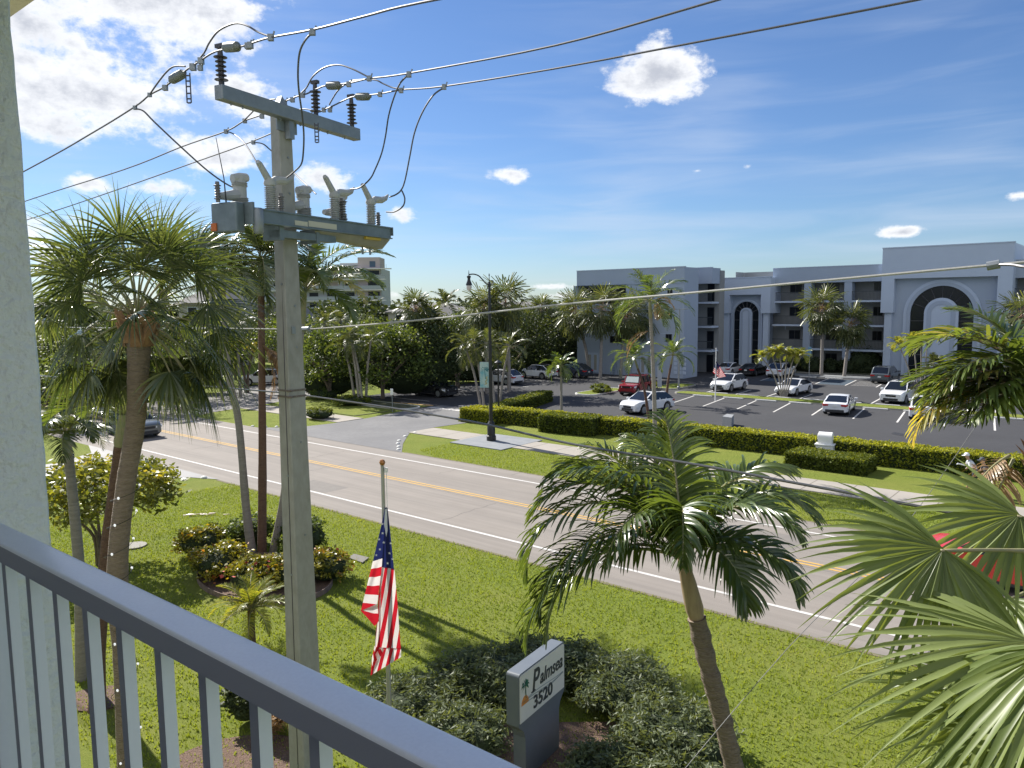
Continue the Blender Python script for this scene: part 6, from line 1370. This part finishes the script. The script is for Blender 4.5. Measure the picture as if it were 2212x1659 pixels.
    q=MB(); q.box(-hl-.014,-hl+.04,-yb*.80,yb*.80,.28,.46); q.build('rear_bumper',MT['bplastic'],e)
    q=MB(); q.box(-hl-.02,-hl+.01,-.16,.16,.66,.80); q.build('number_plate',MT['plate'],e)
    if kind!='sedan' : q=MB(); q.box(.0,-1.1,-.35,.35,H_-.02,H_+.003) if False else q.box(-1.2,-.1,-.36,.36,H_-.03,H_+.022); q.build('sunroof',MT['glass'],e)
    if kind=='jeep': q=MB(); q.box(hl+.0,hl+.10,-.8,.8,.42,.58); q.build('front_bumper',MT['bright'] if 0 else CM[col],e)
    return e
h_in=math.atan2(nv[1],nv[0]); h_out=h_in+math.pi; h_l=math.atan2(-dv[1],-dv[0]); h_r=h_l+math.pi
def place(c,s,t,h): c.location=(*XY(s,t),.02); c.rotation_euler=(0,0,h)
place(make_car('jeep','red','old dark red four-wheel-drive truck with silver sunshade in its windscreen, by the white kerb'),-37.0,62.6,h_out+.12)
place(make_car('cross','white','white crossover facing the camera in the parking-lot aisle right behind the front palm'),-30.0,52.6,h_out-.2)
place(make_car('cross','white','white suv facing the camera right of the small flagpole'),-31.0,70.2,h_out-.05)
place(make_car('sedan','white','white sedan facing the camera behind the left golden palm clump'),-24.9,70.6,h_out-.05)
place(make_car('sedan','white','white sedan seen from behind, alone in the near row, shadow to its right'),-18.0,61.1,h_in+.14)
place(make_car('suv','white','big white suv facing the camera between the two palm clumps, black grille'),-15.9,70.3,h_out-.05)
place(make_car('suv','white','white suv seen from behind in the near row beside the right palm clump'),-12.2,61.9,h_in+.14)
place(make_car('sedan','white','white sedan seen from behind next to the building, left of a dark car'),-37.9,86.0,h_in)
place(make_car('sedan','black','black car parked in front of the smaller arch'),-35.2,86.4,h_in)
place(make_car('cross','white','white car parked in front of the balconies behind the left golden palms'),-31.9,86.2,h_in)
place(make_car('suv','grey','dark grey suv with its back to us by the left foot of the big arch'),-20.9,86.2,h_in)
place(make_car('suv','silver','silver suv seen from behind by the right foot of the big arch'),-12.6,86.2,h_in)
place(make_car('sedan','black','black car behind the right golden palms in front of the big arch'),-15.9,88.0,h_in)
place(make_car('suv','black','black suv backed into the shade of the dark hedge at the lot entrance'),-51.6,50.4,h_r)
place(make_car('cross','white','white crossover in the left parking row seen from behind beside the street lamp post'),-53.2,62.2,h_l)
place(make_car('cross','white','white suv seen side-on at the back of the left parking row'),-53.8,69.2,h_l)
place(make_car('cross','blue','dark car beside the side-on white suv, half hidden by the lone small palm'),-51.2,72.5,h_l)
place(make_car('suv','white','white suv parked under the trees at the end of the left driveway'),-74.6,46.8,h_l+.9)
place(make_car('sedan','black','dark car in the shade on the left driveway right behind the utility pole'),-66.0,58,h_l+.9)
place(make_car('suv','grey','dark grey suv driving along the road at the left, partly behind the palm trunks'),-52.6,22.9,h_r)
place(make_car('suv','bright','bright red car driving on the far lane at the right edge behind the fan leaves'),-2.9,26.6,h_l)
# windscreen sunshade of the red truck
ss=None
for o in C.objects:
    if o.type=='EMPTY' and str(o.get('label','')).startswith('old dark red'): ss=o
q=MB(); q.add([(.80,-.66,1.14),(.80,.66,1.14),(.54,.60,1.66),(.54,-.60,1.66)],[(0,1,2,3)]); q.build('sunshade',mat('sunshade_silver',(.6,.66,.62),.35,.4,noise=(8,.5,(.45,.6,.55))),ss)
# ================================================================ PEOPLE
def person(lab,x,y,rz,shirt,short,cap,lean=.22,stride=.35,hh=1.74,phase=1):
    e=empty('person',(x,y,.05),rz,lab,'person'); s=hh/1.74
    J={'pel':(0,0,.95),'chest':(lean*.55,0,1.25),'neck':(lean*.95,0,1.47),'head':(lean*1.15+.02,0,1.62),'top':(lean*1.2+.02,0,1.72),
     'hl':(0,.10,.90),'kl':(stride*.55,.11,.52),'al':(stride*.85,.10,.10),'fl':(stride*.85+.17,.10,.04),'hr':(0,-.10,.90),'kr':(-stride*.2,-.11,.50),'ar':(-stride*1.35,-.10,.16),'fr':(-stride*1.35+.12,-.10,.04),
     'sl':(lean*.8,.18,1.42),'el':(lean*.5-.10,.25,1.16),'wl':(lean*.5+.16,.2,1.12),'sr':(lean*.8,-.18,1.42),'er':(lean*.8+.08,-.25,1.15),'wr':(lean*.8+.33,-.18,1.22)}
    Rr={'pel':.14,'chest':.15,'neck':.055,'head':.095,'top':.07,'hl':.10,'kl':.062,'al':.042,'fl':.035,'hr':.10,'kr':.062,'ar':.042,'fr':.035,'sl':.065,'el':.045,'wl':.032,'sr':.065,'er':.045,'wr':.032}
    E=[('pel','chest'),('chest','neck'),('neck','head'),('head','top'),('pel','hl'),('hl','kl'),('kl','al'),('al','fl'),('pel','hr'),('hr','kr'),('kr','ar'),('ar','fr'),('chest','sl'),('sl','el'),('el','wl'),('chest','sr'),('sr','er'),('er','wr')]
    for side in ('l','r'):
        w=np.array(J['w'+side]); J['p'+side]=tuple(w+np.array([.07,0,.01])); Rr['p'+side]=.03; E.append(('w'+side,'p'+side))
        for i,dy in enumerate((-.03,-.01,.01,.03)):
            k=f'f{side}{i}'; J[k]=tuple(w+np.array([.145-.008*abs(i-1.3),dy,-.02])); Rr[k]=.009; E.append(('p'+side,k))
        k='t'+side; J[k]=tuple(w+np.array([.09,.0,.05])); Rr[k]=.01; E.append(('p'+side,k))
    names=list(J); me=bpy.data.meshes.new('p'); me.from_pydata([J[k] for k in names],[(names.index(a),names.index(b_)) for a,b_ in E],[]); o=bpy.data.objects.new('p',me); C.objects.link(o)
    m=o.modifiers.new('s','SKIN'); 
    for i,k in enumerate(names): me.skin_vertices[0].data[i].radius=(Rr[k],Rr[k]); me.skin_vertices[0].data[i].use_root=(k=='pel')
    sb=o.modifiers.new('b','SUBSURF'); sb.levels=2; sb.render_levels=2
    dg=bpy.context.evaluated_depsgraph_get(); m2=bpy.data.meshes.new_from_object(o.evaluated_get(dg)); bpy.data.objects.remove(o)
    for mm in (skin,shirt,short,shoe): m2.materials.append(mm)
    for p in m2.polygons:
        c=p.center; p.use_smooth=True; arm_=abs(c.y)>.2 and c.z<1.32
        p.material_index=3 if c.z<.09 else 0
        if c.z>.86 and c.z<1.46 and not arm_: p.material_index=1
        if .42<c.z<=.98 and abs(c.y)<.24 and not(c.z>.8 and c.x>.2): p.material_index=2
    b_=bpy.data.objects.new('body',m2); C.objects.link(b_); b_.parent=e; b_.scale=(s,s,s)
    hx=J['head'][0]; q=MB(); q.lathe([(.112,1.655),(.114,1.69),(.10,1.74),(.06,1.775),(.001,1.785)],c=(hx,0,0),k=16); q.add([(hx+.06,-.085,1.665),(hx+.20,-.055,1.645),(hx+.20,.055,1.645),(hx+.06,.085,1.665)],[(0,1,2,3)]); q.build('cap',cap,e,True)
    q=MB(); q.tube([(hx+.105,-.05,1.60),(hx+.105,.05,1.60)],.018,6); q.tube([(hx+.11,0,1.585),(hx+.125,0,1.56)],.015,5); q.build('sunglasses',MT['black'],e)
skin=mat('skin',(.42,.26,.19),.6); shoe=mat('shoe',(.35,.33,.33),.7)
g=G(2104,1066); person('person striding left along the sidewalk in white cap, white shirt and dark trousers',g[0],g[1],R(165),mat('shirt_white',(.66,.68,.72),.8),mat('trousers_dark',(.025,.028,.04),.8),mat('cap_white',(.7,.7,.72),.8),lean=.3,stride=.42)
g=G(2136,1078); person('person in dark cap and dark shirt walking close beside the one in white',g[0],g[1],R(170),mat('shirt_dark',(.04,.045,.06),.8),mat('shorts_dark',(.03,.03,.035),.8),mat('cap_dark',(.06,.07,.09),.8),lean=.28,stride=.35,hh=1.7)
